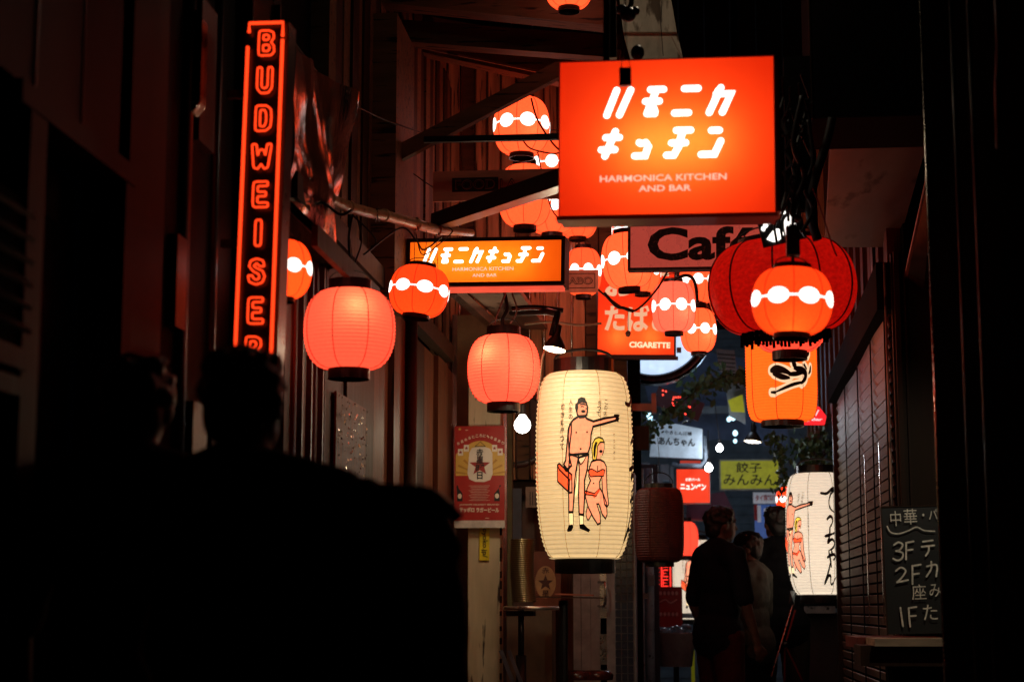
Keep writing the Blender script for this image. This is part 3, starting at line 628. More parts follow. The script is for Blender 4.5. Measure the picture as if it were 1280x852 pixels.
# ---- the three printed lanterns
pinkf = paper('pink_print', (.80, .29, .17), .62, (.8, .4, .3), 0); redf = paper('red_print', (.95, .12, .03), .72, (.9, .15, .08), 0)
yelf = paper('yellow_print', (.80, .58, .08), .62, (.8, .6, .1), 0); whf = paper('white_print', (.92, .68, .36), .8, (.9, .8, .6), 0)
def cartoon(scale_tone):
    """returns ink layers in (angle, height) of a unit barrel lantern; drawn in coordinates of a 710 x 1318 picture"""
    T = lambda x, y: (math.asin(max(-.999, min(.999, (x - 400) / 355))), -(y - 750) / 659)
    Q = lambda l: [T(*p) for p in l]
    fp, fr, fy, fw, k = Ink(), Ink(), Ink(), Ink(), Ink()
    # man
    head = [(368, 385), (372, 345), (400, 325), (436, 335), (446, 372), (440, 420), (420, 438), (388, 440), (372, 420)]
    torso = [(385, 432), (345, 455), (318, 490), (308, 560), (312, 640), (316, 700), (445, 692), (462, 640), (468, 560), (482, 505), (560, 482), (645, 452), (650, 425), (560, 445), (485, 468), (440, 450), (425, 430)]
    arm = [(330, 470), (308, 520), (300, 620), (292, 700), (290, 735), (275, 765), (300, 800), (330, 775), (322, 740), (312, 700), (320, 620), (330, 540)]
    legl = [(318, 700), (310, 800), (305, 900), (308, 1000), (305, 1095), (335, 1095), (345, 990), (350, 900), (360, 820), (375, 740), (380, 700)]
    legr = [(380, 720), (384, 800), (382, 880), (378, 980), (380, 1110), (412, 1115), (420, 1000), (420, 880), (440, 800), (450, 700)]
    hand = [(640, 420), (662, 412), (662, 436), (655, 455), (640, 452)]
    for q in (torso, arm, legl, legr, hand, head): fp.poly(Q(q))
    for q in (torso, arm, legl, legr, head): k.stroke(Q(q + [q[0]]), 0.0266, .012, sm=False)
    k.poly(Q([(356, 372), (358, 345), (372, 338), (376, 310), (400, 296), (428, 304), (434, 324), (405, 336), (392, 345), (378, 350), (380, 372), (372, 400), (362, 400)]), .014)
    k.disc(*T(415, 398), .045, .016, .014); k.disc(*T(365, 545), .018, .01, .014); k.disc(*T(440, 543), .018, .01, .014); k.disc(*T(395, 660), .02, .01, .014)
    k.stroke(Q([(395, 350), (412, 346), (430, 352)]), 0.0168, .014); k.stroke(Q([(398, 366), (408, 362), (418, 366)]), 0.0126, .014)
    k.stroke(Q([(435, 350), (444, 374), (432, 380)]), 0.0140, .014); k.stroke(Q([(630, 420), (662, 418), (640, 432), (660, 440), (640, 448), (655, 456)]), 0.0252, .014)
    fw.poly(Q([(315, 692), (345, 700), (395, 700), (446, 690), (430, 715), (412, 750), (396, 768), (384, 740), (372, 715), (340, 706)]), .008)
    k.stroke(Q([(315, 692), (380, 702), (446, 690), (412, 752), (394, 768), (372, 716), (315, 696)]), 0.0168, .014, sm=False)
    fw.poly(Q([(362, 770), (384, 770), (380, 880), (376, 960), (352, 1000), (350, 900)]), -.001)
    k.stroke(Q([(372, 770), (366, 860), (352, 950), (346, 1020)]), 0.0140, .014)
    fw.poly(Q([(304, 1095), (337, 1095), (336, 1180), (302, 1180)]), .008); fw.poly(Q([(380, 1110), (413, 1112), (414, 1180), (382, 1180)]), .008)
    k.stroke(Q([(304, 1095), (303, 1180)]), 0.0140, .014); k.stroke(Q([(337, 1095), (337, 1180)]), 0.0140, .014); k.stroke(Q([(380, 1110), (382, 1180)]), 0.0140, .014); k.stroke(Q([(412, 1112), (412, 1180)]), 0.0140, .014)
    k.poly(Q([(300, 1184), (328, 1178), (336, 1196), (318, 1226), (286, 1230), (286, 1215)]), .014); k.poly(Q([(380, 1180), (412, 1176), (440, 1202), (462, 1216), (450, 1234), (410, 1218), (382, 1208)]), .014)
    for q in range(9): fr.stroke(Q([(62 + (q % 2) * 6, 660 + q * 34), (72, 672 + q * 34), (64 + (q % 3) * 5, 684 + q * 34)]), .012, .008)
    # bag
    fr.poly(Q([(230, 768), (244, 760), (330, 838), (332, 868), (316, 880), (312, 960), (230, 880)]), .008)
    k.stroke(Q([(230, 768), (230, 880), (312, 960), (316, 872), (244, 800), (230, 768), (244, 758), (332, 838), (332, 960), (314, 962)]), 0.0224, .014, sm=False)
    k.stroke(Q([(276, 765), (282, 800), (300, 812), (318, 790), (330, 770), (312, 745)]), 0.0196, .014)
    # woman
    wbody = [(505, 735), (470, 748), (455, 790), (450, 850), (462, 880), (440, 930), (425, 990), (445, 1060), (480, 1130), (515, 1180), (535, 1170), (530, 1110), (505, 1040), (520, 1040), (545, 1110), (570, 1140), (580, 1110), (572, 1030), (545, 960), (525, 930), (522, 890), (540, 850), (545, 960), (560, 1040), (575, 1060), (588, 1040), (575, 940), (572, 850), (570, 780), (555, 748), (530, 735)]
    fp.poly(Q(wbody), .001); fp.poly(Q([(515, 650), (520, 612), (552, 612), (556, 660), (545, 700), (528, 705), (530, 740), (505, 740)]), .001)
    fp.poly(Q([(440, 1060), (430, 1110), (445, 1150), (470, 1110), (462, 1075)]), 0); k.stroke(Q([(440, 1060), (430, 1110), (445, 1150), (470, 1110)]), 0.0168, .014)
    k.stroke(Q(wbody + [wbody[0]]), 0.0210, .014, sm=False)
    fy.poly(Q([(558, 612), (548, 588), (520, 578), (495, 590), (478, 620), (472, 660), (478, 735), (500, 740), (508, 700), (512, 640), (530, 612)]), .009)
    k.stroke(Q([(558, 612), (548, 588), (520, 578), (495, 590), (478, 620), (472, 660), (478, 735), (500, 740), (508, 700), (512, 640), (530, 612), (558, 612)]), 0.0168, .014, sm=False)
    k.poly(Q([(498, 610), (486, 640), (482, 700), (494, 730), (500, 660), (512, 612)]), .013)
    k.disc(*T(534, 676), .035, .016, .014); k.stroke(Q([(556, 612), (556, 660), (544, 702)]), 0.0140, .014); k.disc(*T(484, 898), .015, .009, .014)
    fr.poly(Q([(443, 808), (470, 798), (508, 820), (545, 800), (560, 806), (550, 848), (510, 848), (462, 852), (448, 835)]), .009)
    fr.poly(Q([(424, 950), (440, 958), (490, 968), (525, 930), (528, 948), (502, 985), (490, 1000), (470, 980), (425, 975)]), .009)
    k.stroke(Q([(443, 808), (470, 798), (508, 820), (545, 800), (560, 806), (550, 848), (510, 848), (462, 852), (443, 808)]), 0.0140, .015, sm=False)
    k.stroke(Q([(424, 950), (490, 968), (525, 930), (502, 985), (470, 980), (425, 975)]), 0.0140, .015, sm=False)
    k.stroke(Q([(510, 780), (512, 812)]), 0.0168, .014)
    # small vertical writing
    def vt(s, x, y, w, st, rot=0):
        for i, ch in enumerate(s):
            u, v = T(x + rot * i, y + i * st); k.text(ch, u, v, w / 355 * .95, w / 659 * 1.2, .014, .016)
    vt('人生の', 325, 330, 30, 52); vt('焼き鶏屋って', 268, 362, 34, 56, -1); vt('この店', 578, 328, 28, 42, -6); vt('だって', 532, 338, 28, 38, -6); vt('てつこさん', 624, 560, 18, 40)
    # large vertical brush writing round the side: te tsu chi ya n
    A = R(75); s = .245
    def B(cx, cz, sc, strokes):
        for st in strokes: k.stroke([(A + (cx + px * sc) * s, cz + (py * sc) * s) for px, py in st], .056, .014, taper=brush)
    B(0, .55, 1.3, [[(-.75, .30), (-.2, .28), (.35, .52), (.62, .5), (.2, .25), (-.02, -.15), (.1, -.5), (.55, -.72)]])
    B(.0, .17, .8, [[(-.4, .25), (.1, .48), (.42, .3), (.35, -.1), (-.1, -.5)]])
    B(0, -.12, 1.0, [[(-.6, .25), (0, .35), (.6, .48)], [(.0, .8), (-.1, .2), (-.28, -.15), (.2, .05), (.5, -.15), (.35, -.5), (-.25, -.72)]])
    B(.1, -.42, .8, [[(-.6, .1), (0, .3), (.5, .32), (.6, .05), (.25, -.12)], [(.05, .62), (.15, .3), (.0, .35)], [(-.35, .5), (-.1, -.2), (.05, -.75)]])
    B(0, -.68, 1.1, [[(.0, .72), (-.3, .05), (-.62, -.5), (-.2, -.08), (.05, -.1), (.1, -.5), (.35, -.55), (.75, -.1)]])
    return (('pink_print', fp, pinkf), ('red_print', fr, redf), ('yellow_print', fy, yelf), ('white_print', fw, whf), ('black_print', k, ink))
CART = {}
def printed(t, key, turn):
    p, rc = 5.0, .60
    if not CART:
        for n, I, m_ in cartoon(1):
            o = I.build(n, m_, None, lambda u, v, l: ((prof(v, p, rc) + .014 + l) * math.sin(u), -(prof(v, p, rc) + .014 + l) * math.cos(u), v), cut=(.07, .05)); CART[n] = o.data; bpy.data.objects.remove(o)
    for n, me in CART.items():
        o = inst(n, me, t); o.rotation_euler = (0, 0, turn)
t, _, _ = lantern('tall cream lantern printed with a cartoon man pointing and a woman in a red bikini', 730.5, 582, 121, 231, 9.1, 'white', (0, 0, 0), 'white printed lanterns', 0, (.22, (1, .72, .38), (0, .1, -.1)), name='barrel_lantern')
printed(t, 'a', 0)
t, _, _ = lantern('white lantern half hidden by the slatted shutter, black brush writing in front', 1024, 667, 83, 152, 12.4, 'white2', (0, 0, 0), 'white printed lanterns', 0, (.35, (1, .9, .75), (0, -.1, -.5)), name='barrel_lantern')
printed(t, 'b', R(-61))
t, _, _ = lantern('far white printed lantern seen left of the man in navy', 868, 724, 54, 98, 16.5, 'white2', (0, 0, 0), 'white printed lanterns', .2, (.3, (1, .9, .8), (0, 0, 0)), name='barrel_lantern')
printed(t, 'c', R(-8))
# katakana on the amber lantern
t = [o for o in bpy.data.objects if o.get('label', '').startswith('orange barrel')][0]
hal = Ink(); I = Ink()
tp = lambda t_: .45 + .55 * math.sin(PI * min(1, .15 + t_ * .9))
for st, w_ in (([(-.50, -.20), (-.36, -.17), (-.14, -.21), (.04, -.27)], .125), ([(-.44, -.25), (-.22, -.31), (-.02, -.33)], .11), ([(-.02, -.27), (.18, -.26), (.36, -.25)], .085), ([(.18, -.17), (.36, -.19), (.48, -.24), (.45, -.34), (.34, -.41)], .125),
               ([(.36, -.40), (.10, -.44), (-.18, -.51), (-.42, -.575)], .062), ([(-.42, -.575), (-.52, -.57)], .085), ([(.10, -.07), (.14, -.12), (.13, -.17)], .12), ([(.44, -.10), (.52, -.16)], .085), ([(.68, -.12), (.66, -.19), (.60, -.24)], .075), ([(.52, .16), (.60, .12), (.56, .06)], .10)):
    I.stroke(st, w_, .006, taper=tp); hal.stroke(st, w_ + .075, 0)
fn = lambda u, v, l: ((prof(v, 4.5, .58) + .014 + l) * math.sin(u), -(prof(v, 4.5, .58) + .014 + l) * math.cos(u), v)
hal.build('white_print', glow('pale_lit_print', (1, .62, .35), 1.1), t, fn, (.06, .05)); I.build('black_print', mat('dark_lit_ink', (.02, .012, .008), .6, bump=0), t, fn, (.06, .05))
I = Ink()
for q in range(6): I.stroke([(-.50 + q * .055, .155 + .02 * (q % 2)), (-.49 + q * .055, .20)], .022, .006)
I.build('yellow_print', glow('yellow_lit_print', (1, .55, .03), .8), t, fn, (.06, .05))
# fringe of the silk lantern and its shade wires
t = [o for o in bpy.data.objects if o.name.startswith('silk_lantern')][0]
m = MB()
for i in range(70):
    a = 2 * PI * i / 70; r0 = .56 + random.uniform(-.02, .03); m.tube([(r0 * math.sin(a), -r0 * math.cos(a), -.98), (r0 * 1.02 * math.sin(a), -r0 * 1.02 * math.cos(a), -1.16 - random.random() * .12)], .022, 4)
m.build('fringe', matte, t, local=True)
m = MB(); m.lathe([(.50, .95), (.56, 1.0), (.56, 1.06), (.5, 1.06)], n=30); m.build('top_rim', black, t, local=True)

# ================================================================== SIGNS
def kx(x, y, Y): return (P(x + 1, y, Y) - P(x, y, Y)).length
def signbox(name, label, cat, x0, y0, x1, y1, Y, depth, face, frame, yaw=0, roll=0, border=.01, grp=None, lights=(), inner=None, ep=None):
    """light box: open casing, front panel, real lamps inside. Local frame: x right, z up, front at y=0 (towards -y)"""
    cx, cy = (x0 + x1) / 2, (y0 + y1) / 2; k = kx(cx, cy, Y); w = (x1 - x0) * k / math.cos(yaw); h = (y1 - y0) * k
    t = thing(name, label, cat, tuple(P(cx, cy, Y)), (0, roll, yaw), grp); b = border
    m = MB(); m.box((-w / 2 + b / 2 - .0, depth / 2, 0), (b, depth, h)); m.box((w / 2 - b / 2, depth / 2, 0), (b, depth, h))
    m.box((0, depth / 2, h / 2 - b / 2), (w - 2 * b - .001, depth - .002, b)); m.box((0, depth / 2, -h / 2 + b / 2), (w - 2 * b - .001, depth - .002, b)); m.box((0, depth + .004, 0), (w, .008, h))
    m.build('casing', frame, t, local=True)
    fw, fh = w / 2 - b - .001, h / 2 - b - .001; m = MB(); m.add([(-fw, .004, -fh), (fw, .004, -fh), (fw, .004, fh), (-fw, .004, fh)], [(0, 1, 2, 3)]); m.build('face_panel', face, t, local=True)
    for (lx, ly, lz, pw, col) in lights:
        l = bpy.data.lights.new('tube_light', 'POINT'); l.energy = pw; l.color = col; l.shadow_soft_size = .02
        lo = bpy.data.objects.new('tube_light', l); link(lo, t); lo.location = (lx, ly, lz)
    return t, w, h, k
flat = lambda u, v, l: (u, .003 - l, v)
GL = {  # rounded slanted katakana as thick strokes, in a 852 px wide crop
 'ha': [[(85, 365), (140, 220)], [(155, 365), (218, 220)]],
 'mo': [[(328, 222), (400, 222)], [(358, 225), (338, 290)], [(300, 290), (376, 290)], [(332, 290), (308, 362)], [(308, 362), (350, 362)], [(345, 330), (352, 352)]],
 'ni': [[(515, 222), (590, 222)], [(460, 362), (537, 362)]],
 'ka': [[(715, 222), (650, 365)], [(690, 258), (770, 258), (722, 365)], [(700, 240), (680, 300)]],
 'ki': [[(133, 460), (75, 602)], [(80, 495), (155, 495)], [(55, 565), (130, 565)]],
 'tu': [[(265, 528), (275, 534)], [(300, 528), (315, 552), (297, 605), (240, 605)]],
 'ti': [[(470, 463), (548, 463)], [(505, 468), (485, 535)], [(443, 535), (520, 535)], [(490, 540), (455, 605), (415, 605)]],
 'n': [[(662, 468), (705, 468)], [(712, 530), (677, 605), (605, 605)]]}
def kstrokes(I, g_, conv, w, skip=()):
    for st in GL[g_]: I.stroke([conv(*p) for p in st], w, .003, sm=False)
# --- big red sign
facebig = paper('red_acrylic', (1, .006, .001), .55, (.95, .14, .025), 0, 0, .03, .9)
cas_r = mat('red_acrylic_casing', (.18, .02, .012), .35, 0, .3, 10, bump=.2, emit=(1, .04, .01), es=.02)
t, w, h, k = signbox('illuminated_sign', 'big red illuminated sign with two rows of slanted white katakana above small roman capitals', 'sign', 697, 69, 968, 271, 5.5, .16, facebig, cas_r, R(-2), R(.6), .003,
    lights=[(x_, .115, -.02, .95, (1, .78, .48)) for x_ in (-.10, -.02, .06, .14)])
I = Ink(); cv = lambda x, y: (((740 + x / 4.484) - 832) * k * 1.02, (170 - (60 + y / 4.484)) * k)
wl = glow('white_lit_letters', (1, .95, .85), 3)
for g_ in GL: I = Ink(); kstrokes(I, g_, cv, 37 / 4.484 * k); I.build('katakana_letter', wl, t, flat)
I = Ink(); pk = glow('pink_lit_letters', (1, .50, .36), 1.25)
u, v = cv(395, 733); I.text('HARMONICA KITCHEN', u, v, 158 * k, 8.2 * k, .003, .012)
u, v = cv(405, 793); I.text('AND BAR', u, v, 65 * k, 7.8 * k, .003, .012); I.build('roman_lettering', pk, t, flat)
m = MB(); m.box((0, .02, -h / 2 - .007), (w + .01, .06, .012)); m.build('bottom_rail', cas_r, t, local=True)
m = MB(); m.box((w / 2 + .008, .08, 0), (.014, .12, h * .96)); m.build('side_trim', sheet, t, local=True)
for sx in (-.2, .22):
    m = MB(); m.beam((sx, .1, h / 2), (sx, .12, h / 2 + 1.2), .02, .02); m.build('hanger', black, t, local=True)
# --- small orange sign
facesm = paper('orange_acrylic', (1, .075, .002), .75, (.95, .30, .02), 0, 0, .03, .9)
t, w, h, k = signbox('illuminated_sign', 'small wide orange illuminated sign in a dark frame, one row of white katakana', 'sign', 506, 296, 706, 357, 8.4, .15, facesm, wood_d, R(-4), R(1.0), .018,
    lights=[(x_, .11, -.0, .42, (1, .8, .45)) for x_ in (-.27, -.12, .03, .17)])
I = Ink(); offs = {'ha': (85, 162), 'mo': (300, 297), 'ni': (460, 392), 'ka': (650, 508), 'ki': (55, 632), 'tu': (240, 745), 'ti': (415, 850), 'n': (605, 962)}
for g_ in GL:
    o_, tx = offs[g_]; base = 365 if g_ in ('ha', 'mo', 'ni', 'ka') else 605
    cv2 = lambda x, y: (((500 + (tx + 6 + (x - o_) * .66) / 5.82) - 606) * k, (326.5 - (285 + (243 + (y - base) * .66) / 5.82)) * k)
    I = Ink(); kstrokes(I, g_, cv2, 24 / 5.82 * k); I.build('katakana_letter', wl, t, flat)
I = Ink(); I.text('HARMONICA KITCHEN', -1 * k - .005, -9.5 * k, 77 * k, 4.6 * k, .003, .012); I.text('AND BAR', 0, -17.5 * k, 31 * k, 4.2 * k, .003, .012); I.build('roman_lettering', pk, t, flat)
m = MB(); m.box((.07, .05, -h / 2 - .012), (w * .8, .07, .018)); m.build('lamp_housing', paper('pink_lit_tube', (1, .15, .08), .5, (.8, .3, .2)), t, local=True)
# --- cafe sign
cafem = mat('faded_pink_board', (.62, .20, .15), .5, scale=9, bump=.2, spots=.3, spotcol=(.15, .04, .03), emit=(1, .12, .08), es=.34)  # faded pink paint, plus emission that puts its lit colour into the board
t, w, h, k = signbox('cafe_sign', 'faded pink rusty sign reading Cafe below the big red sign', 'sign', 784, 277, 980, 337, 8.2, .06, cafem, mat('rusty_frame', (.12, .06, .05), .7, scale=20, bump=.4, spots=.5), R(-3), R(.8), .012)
I = Ink(); I.text('Café', (878 - 882) * k, 3 * k, 138 * k, 43 * k, .003, .035); I.build('lettering', mat('worn_brown_paint', (.05, .02, .015), .7, var=.6, scale=30, spots=.3, spotcol=(.3, .1, .08)), t, flat)
# --- tobacco sign
facet = paper('tobacco_acrylic', (1, .028, .006), .85, (.95, .2, .04), 0, 0, .03, .9); cr = glow('cream_lit_letters', (1, .72, .42), 1.25)
t, w, h, k = signbox('tobacco_sign', 'red illuminated tobacco sign reading CIGARETTE above the round white sign', 'sign', 745, 322, 845, 446, 11.6, .12, facet, black, 0, R(1), .012, lights=[(x_, .09, -.20, .35, (1, .8, .5)) for x_ in (-.12, .1)])
I = Ink(); I.text('たばこ', (796 - 795) * k, (384 - 398) * k, 80 * k, 33 * k, .003, .035, R(-1)); I.text('お酒', (796 - 795) * k, (384 - 355) * k, 80 * k, 33 * k, .003, .03)
I.build('japanese_lettering', glow('dim_cream_letters', (1, .5, .28), .9), t, flat)
I = Ink(); I.text('CIGARETTE', (812.5 - 795) * k, (384 - 431.5) * k, 51 * k, 7.5 * k, .003, .04, R(-1)); I.build('roman_lettering', cr, t, flat)
m = MB(); m.box((w / 2 + .02, .05, -h / 2 + .05), (.03, .05, .03)); m.box((0, .0, -h / 2 - .012), (w + .03, .05, .02)); m.build('bracket', black, t, local=True)
# --- round sign
t = thing('round_sign', 'large round white lit sign with thick black rim, half hidden behind the tobacco sign', 'sign', tuple(P(817, 406, 12.4))); k = kx(817, 406, 12.4)
M90 = Matrix(((1, 0, 0), (0, 0, 1), (0, 1, 0)))
m = MB(); m.lathe([(75 * k, -.02), (75 * k, .10), (63 * k, .10), (63 * k, -.02), (66 * k, -.045), (72 * k, -.045)], n=64, caps=False, M=M90); m.v = m.v; m.build('rim', mat('black_gloss_rim', (.02, .012, .01), .25, bump=0), t, True, local=True)
m = MB(); m.lathe([(63 * k, 0), (63 * k, .004)], n=64, M=M90); m.build('face_panel', paper('white_blue_acrylic', (.42, .52, .66), .72, (.7, .8, .9), 0), t, local=True)
m = MB(); m.beam((0, .05, 75 * k), (0, .05, 75 * k + .4), .04, .04); m.build('bracket', black, t, local=True)
# --- FOOD LABO boards
brd = mat('food_board', (.55, .26, .17), .6, scale=12, stretch=(.2, 1, 1), bump=.3); blk = mat('board_black', (.02, .008, .006), .5, bump=0); ltr = mat('board_outline', (.30, .12, .08), .5, bump=0)
def outline_text(I, s_, u, v, w, h, lw, layer):
    """letters as outlines only"""
    pass
flatb = lambda u, v, l: (u, -.002 - l, v)
t = thing('food_board', 'wooden board reading FOOD LA crossing in front of the upper lanterns', 'sign board', tuple(P(622, 231, 8.55)), (0, R(-.2), 0)); k = kx(622, 231, 8.55)
m = MB(); m.box((0, .01, 0), (162 * k, .018, 38 * k)); m.build('board', brd, t, local=True)
I = Ink(); I.rect(-57 * k, -8 * k, 1 * k, 10 * k); I.build('black_field', blk, t, flatb)
I = Ink(); I.text('FOOD', -28 * k, 1 * k, 50 * k, 13 * k, .002, .03); I.build('lettering', ltr, t, flatb)
I = Ink(); I.text('FOOD', -28 * k, 1 * k, 47 * k, 10.5 * k, .004, -.012); I.build('letter_filling', blk, t, flatb)
I = Ink(); I.text('LA', 14 * k, 1 * k, 22 * k, 13 * k, .002, .03); I.build('lettering', blk, t, flatb)
I = Ink(); I.text('LA', 14 * k, 1 * k, 20 * k, 10 * k, .004, -.012); I.build('letter_filling', brd, t, flatb)
t = thing('food_board', 'small tan board reading ABO in front of a banded lantern', 'sign board', tuple(P(726.5, 351, 10.9)), (0, R(.5), 0)); k = kx(726, 351, 10.9)
m = MB(); m.box((0, .01, 0), (43 * k, .02, 28 * k)); m.build('board', mat('tan_board', (.7, .42, .28), .6, bump=.1), t, local=True)
I = Ink(); 
for q in (((-17, -9), (17, -9)), ((17, -9), (17, 9)), ((17, 9), (-17, 9))): I.stroke([(q[0][0] * k, q[0][1] * k), (q[1][0] * k, q[1][1] * k)], .9 * k, .001, False)
I.text('ABO', -1 * k, 0, 31 * k, 9.5 * k, .001, .04); I.build('lettering', blk, t, flatb)
I = Ink(); I.text('ABO', -1 * k, 0, 29 * k, 7.6 * k, .004, -.012); I.build('letter_filling', bpy.data.materials['tan_board'], t, flatb)
# --- vertical neon
t = thing('neon_sign', 'tall narrow black sign with red neon capitals running downwards inside a neon border', 'neon sign', tuple(P(325, 260, 5.2)), (0, R(.9), R(-2))); k = kx(325, 260, 5.2)
H1, H2 = 237 * k, -235 * k; Wd = 27.5 * k
m = MB(); m.box((0, .05, (H1 + H2) / 2), (Wd * 2, .09, H1 - H2)); m.build('casing', mat('neon_casing', (.008, .006, .006), .3, bump=.05), t, local=True)
neon = glow('red_neon', (1, .045, .008), 2.0)
m = MB(); r_ = 2.1 * k
def nz(pts): return [(x * k, -.012, z * k) for x, z in pts]
m.tube(nz([(-21, 222), (-21, 234), (22, 234), (22, 216)]), r_); m.build('border_tube', neon, t, True, local=True)
m = MB(); m.tube(nz([(22, 212), (22, -232)]), r_); m.build('border_tube', neon, t, True, local=True)
m = MB(); m.tube(nz([(-22, 204), (-23, -232)]), r_); m.build('border_tube', neon, t, True, local=True)
LET = {
 'B': [[(-10, -20), (-10, 20), (3, 20), (9, 17), (10, 8), (6, 1), (10, -4), (11, -14), (7, -20)], [(-4, 5), (-4, 13), (2, 13), (4, 9), (2, 5)], [(-4, -13), (-4, -3), (3, -3), (5, -8), (3, -13)]],
 'U': [[(-10, 21), (-10, -12), (-5, -20), (5, -20), (10, -12), (10, 21), (4, 21), (4, -10), (0, -13), (-4, -10), (-4, 21)]],
 'D': [[(-10, -20), (-10, 20), (4, 20), (10, 14), (11, 0), (10, -14), (4, -20)], [(-4, -13), (-4, 13), (2, 13), (4, 6), (4, -6), (2, -13)]],
 'W': [[(-13, 19), (-10, -18), (-4, -20), (0, -12), (4, -20), (9, -18), (13, 19), (7, 19), (5, 0), (3, 10), (-3, 10), (-5, 0), (-7, 19)]],
 'E': [[(-9, -20), (-9, 20), (10, 20), (10, 13), (-3, 13), (-3, 4), (8, 4), (8, -3), (-3, -3), (-3, -13), (11, -13), (11, -20)]],
 'I': [[(-4, -20), (-4, 20), (4, 20), (4, -20)]],
 'S': [[(10, 8), (8, 17), (0, 20), (-8, 17), (-10, 8), (-4, 0), (3, -4), (4, -10), (0, -13), (-4, -10), (-5, -6), (-11, -6), (-9, -16), (0, -20), (8, -17), (11, -8), (8, 1), (0, 5), (-4, 9), (0, 13), (4, 8)]],
 'R': [[(-10, -20), (-10, 20), (3, 20), (9, 16), (10, 6), (6, 0), (10, -20), (4, -20), (0, -3), (-4, -3), (-4, -20)], [(-4, 4), (-4, 13), (2, 13), (4, 9), (2, 4)]]}
for i, ch in enumerate('BUDWEISER'):
    m = MB()
    for st in LET[ch]:
        pts = []
        q = st + [st[0]]
        for a_, b_ in zip(q[:-1], q[1:]):
            for f_ in (.0, .15, .5, .85): pts.append((a_[0] + (b_[0] - a_[0]) * f_, a_[1] + (b_[1] - a_[1]) * f_))
        pts = [((pts[j - 1][0] + 2 * pts[j][0] + pts[(j + 1) % len(pts)][0]) / 4, (pts[j - 1][1] + 2 * pts[j][1] + pts[(j + 1) % len(pts)][1]) / 4) for j in range(len(pts))]
        m.tube(nz([(1.5 - i * .25 + x * .96, 208 - i * 48 + z * .80) for x, z in pts]), 1.2 * k, 6, True)
    m.build('neon_letter', neon, t, True, local=True)
for z in (150, -40, -200):
    m = MB(); m.box((-Wd - .03, .05, z * k), (.07, .02, .025)); m.build('wall_bracket', dsteel, t, local=True)
# --- white emblem neon by the dark red lantern
t = thing('emblem_light', 'small bright white lit emblem of rounded shapes above the big dark red lantern', 'lit emblem', tuple(P(975, 283, 6.9)), (0, R(-12), 0)); k = kx(975, 283, 6.9)
I = Ink()
for q in ([(-20, -12), (-8, -2), (0, -4), (2, -12), (-10, -18)], [(4, -12), (7, 6), (16, 12), (20, 6), (12, 0), (11, -12)], [(10, 6), (22, 14), (24, 4), (16, -2)]): I.poly([(x * k, z * k) for x, z in q], 0, True)
for x, z, a_ in ((-21, 2, 2.6), (-17, 6, 3), (-12, 10, 3.2), (-7, 13, 3.4), (4, 16, 2), (9, 17, 2.2), (1, 10, 2)): I.disc(x * k, z * k, a_ * k, a_ * k * 1.25)
I.build('lit_shapes', glow('cool_white_lit', (1, .93, .85), 2.2), t, flat)
m = MB(); m.box((2 * k, .018, 0), (56 * k, .016, 42 * k)); m.build('backing', black, t, local=True)
m = MB(); a = P(984, 284, 6.0); 
t = thing('black_fitting', 'black lamp fitting holding the bright near orange lantern', 'lamp fitting', tuple(P(991, 305, 5.6)))
a = P(983, 320, 5.6); b = P(999, 283, 5.6); m = MB(); m.b2((a.x, 5.58, a.z), (b.x, 5.62, b.z)); m.build('socket', black, t)
m = MB(); m.tube([P(991, 330, 5.6), P(991, 255, 5.6), P(1000, 200, 5.6)], .006); m.build('cable', cable_m, t)

# --- poster
t = thing('beer_poster', 'red and gold beer poster with a star lantern on the cream timber post', 'poster', tuple(P(600, 595, 10.85))); k = kx(600, 595, 10.85)
pp = lambda x, y: ((x - 236) / 4.73 * k * 1.0, (355 - y) / 4.73 * k)
U = lambda x, y: ((560 + x / 4.73 - 600) * k, (595 - (520 + y / 4.73)) * k)
m = MB(); a_ = U(38, 655); b_ = U(335, 58); m.b2((a_[0], .004, a_[1]), (b_[0], .008, b_[1])); m.build('white_sheet', mat('poster_paper', (.6, .56, .5), .45, bump=.05), t, local=True)
def pm(n, c): return mat(n, c, .35, var=.12, bump=.02)
def put(I, n, m_): I.build(n, m_, t, flat)
I = Ink(); a_ = U(38, 612); b_ = U(335, 58); I.rect(*a_, *b_, 0); put(I, 'red_ground', pm('poster_red', (.36, .025, .02)))
I = Ink(); pts = [U(45, 350), U(335, 350)] + [U(335 + (45 - 335) * i / 12, 225 - 80 * math.sin(PI * i / 12)) for i in range(13)]; I.poly(pts, .001); put(I, 'gold_arch', pm('poster_gold', (.62, .40, .08)))
I = Ink()
for i in range(9):
    an = PI * (i + .5) / 9; c0 = U(190, 350); L_ = .16
    I.poly([c0, (c0[0] + L_ * math.cos(an - .05), c0[1] + L_ * .8 * math.sin(an - .05)), (c0[0] + L_ * math.cos(an + .05), c0[1] + L_ * .8 * math.sin(an + .05))], .0015)
put(I, 'gold_rays', pm('poster_ray', (.45, .24, .04)))
I = Ink(); pts = [U(125, 215), U(140, 188), U(170, 182), U(215, 182), U(248, 192), U(262, 220), U(264, 340), U(250, 375), U(215, 388), U(160, 386), U(125, 370), U(115, 335)]; I.poly(pts, .002)
for x, y in ((73, 212), (108, 188), (275, 190), (308, 212)): a_ = U(x - 15, y + 20); b_ = U(x + 15, y - 20); I.rect(*a_, *b_, .002)
put(I, 'white_lantern_print', pm('poster_white', (.72, .68, .58)))
def star(I, x, y, r_, layer):
    c0 = U(x, y); I.poly([(c0[0] + (r_ if i % 2 == 0 else r_ * .42) * math.sin(PI * i / 5) * k / 4.73 * 1.05, c0[1] + (r_ if i % 2 == 0 else r_ * .42) * math.cos(PI * i / 5) * k / 4.73) for i in range(10)], layer)
I = Ink(); star(I, 188, 292, 62, .003)
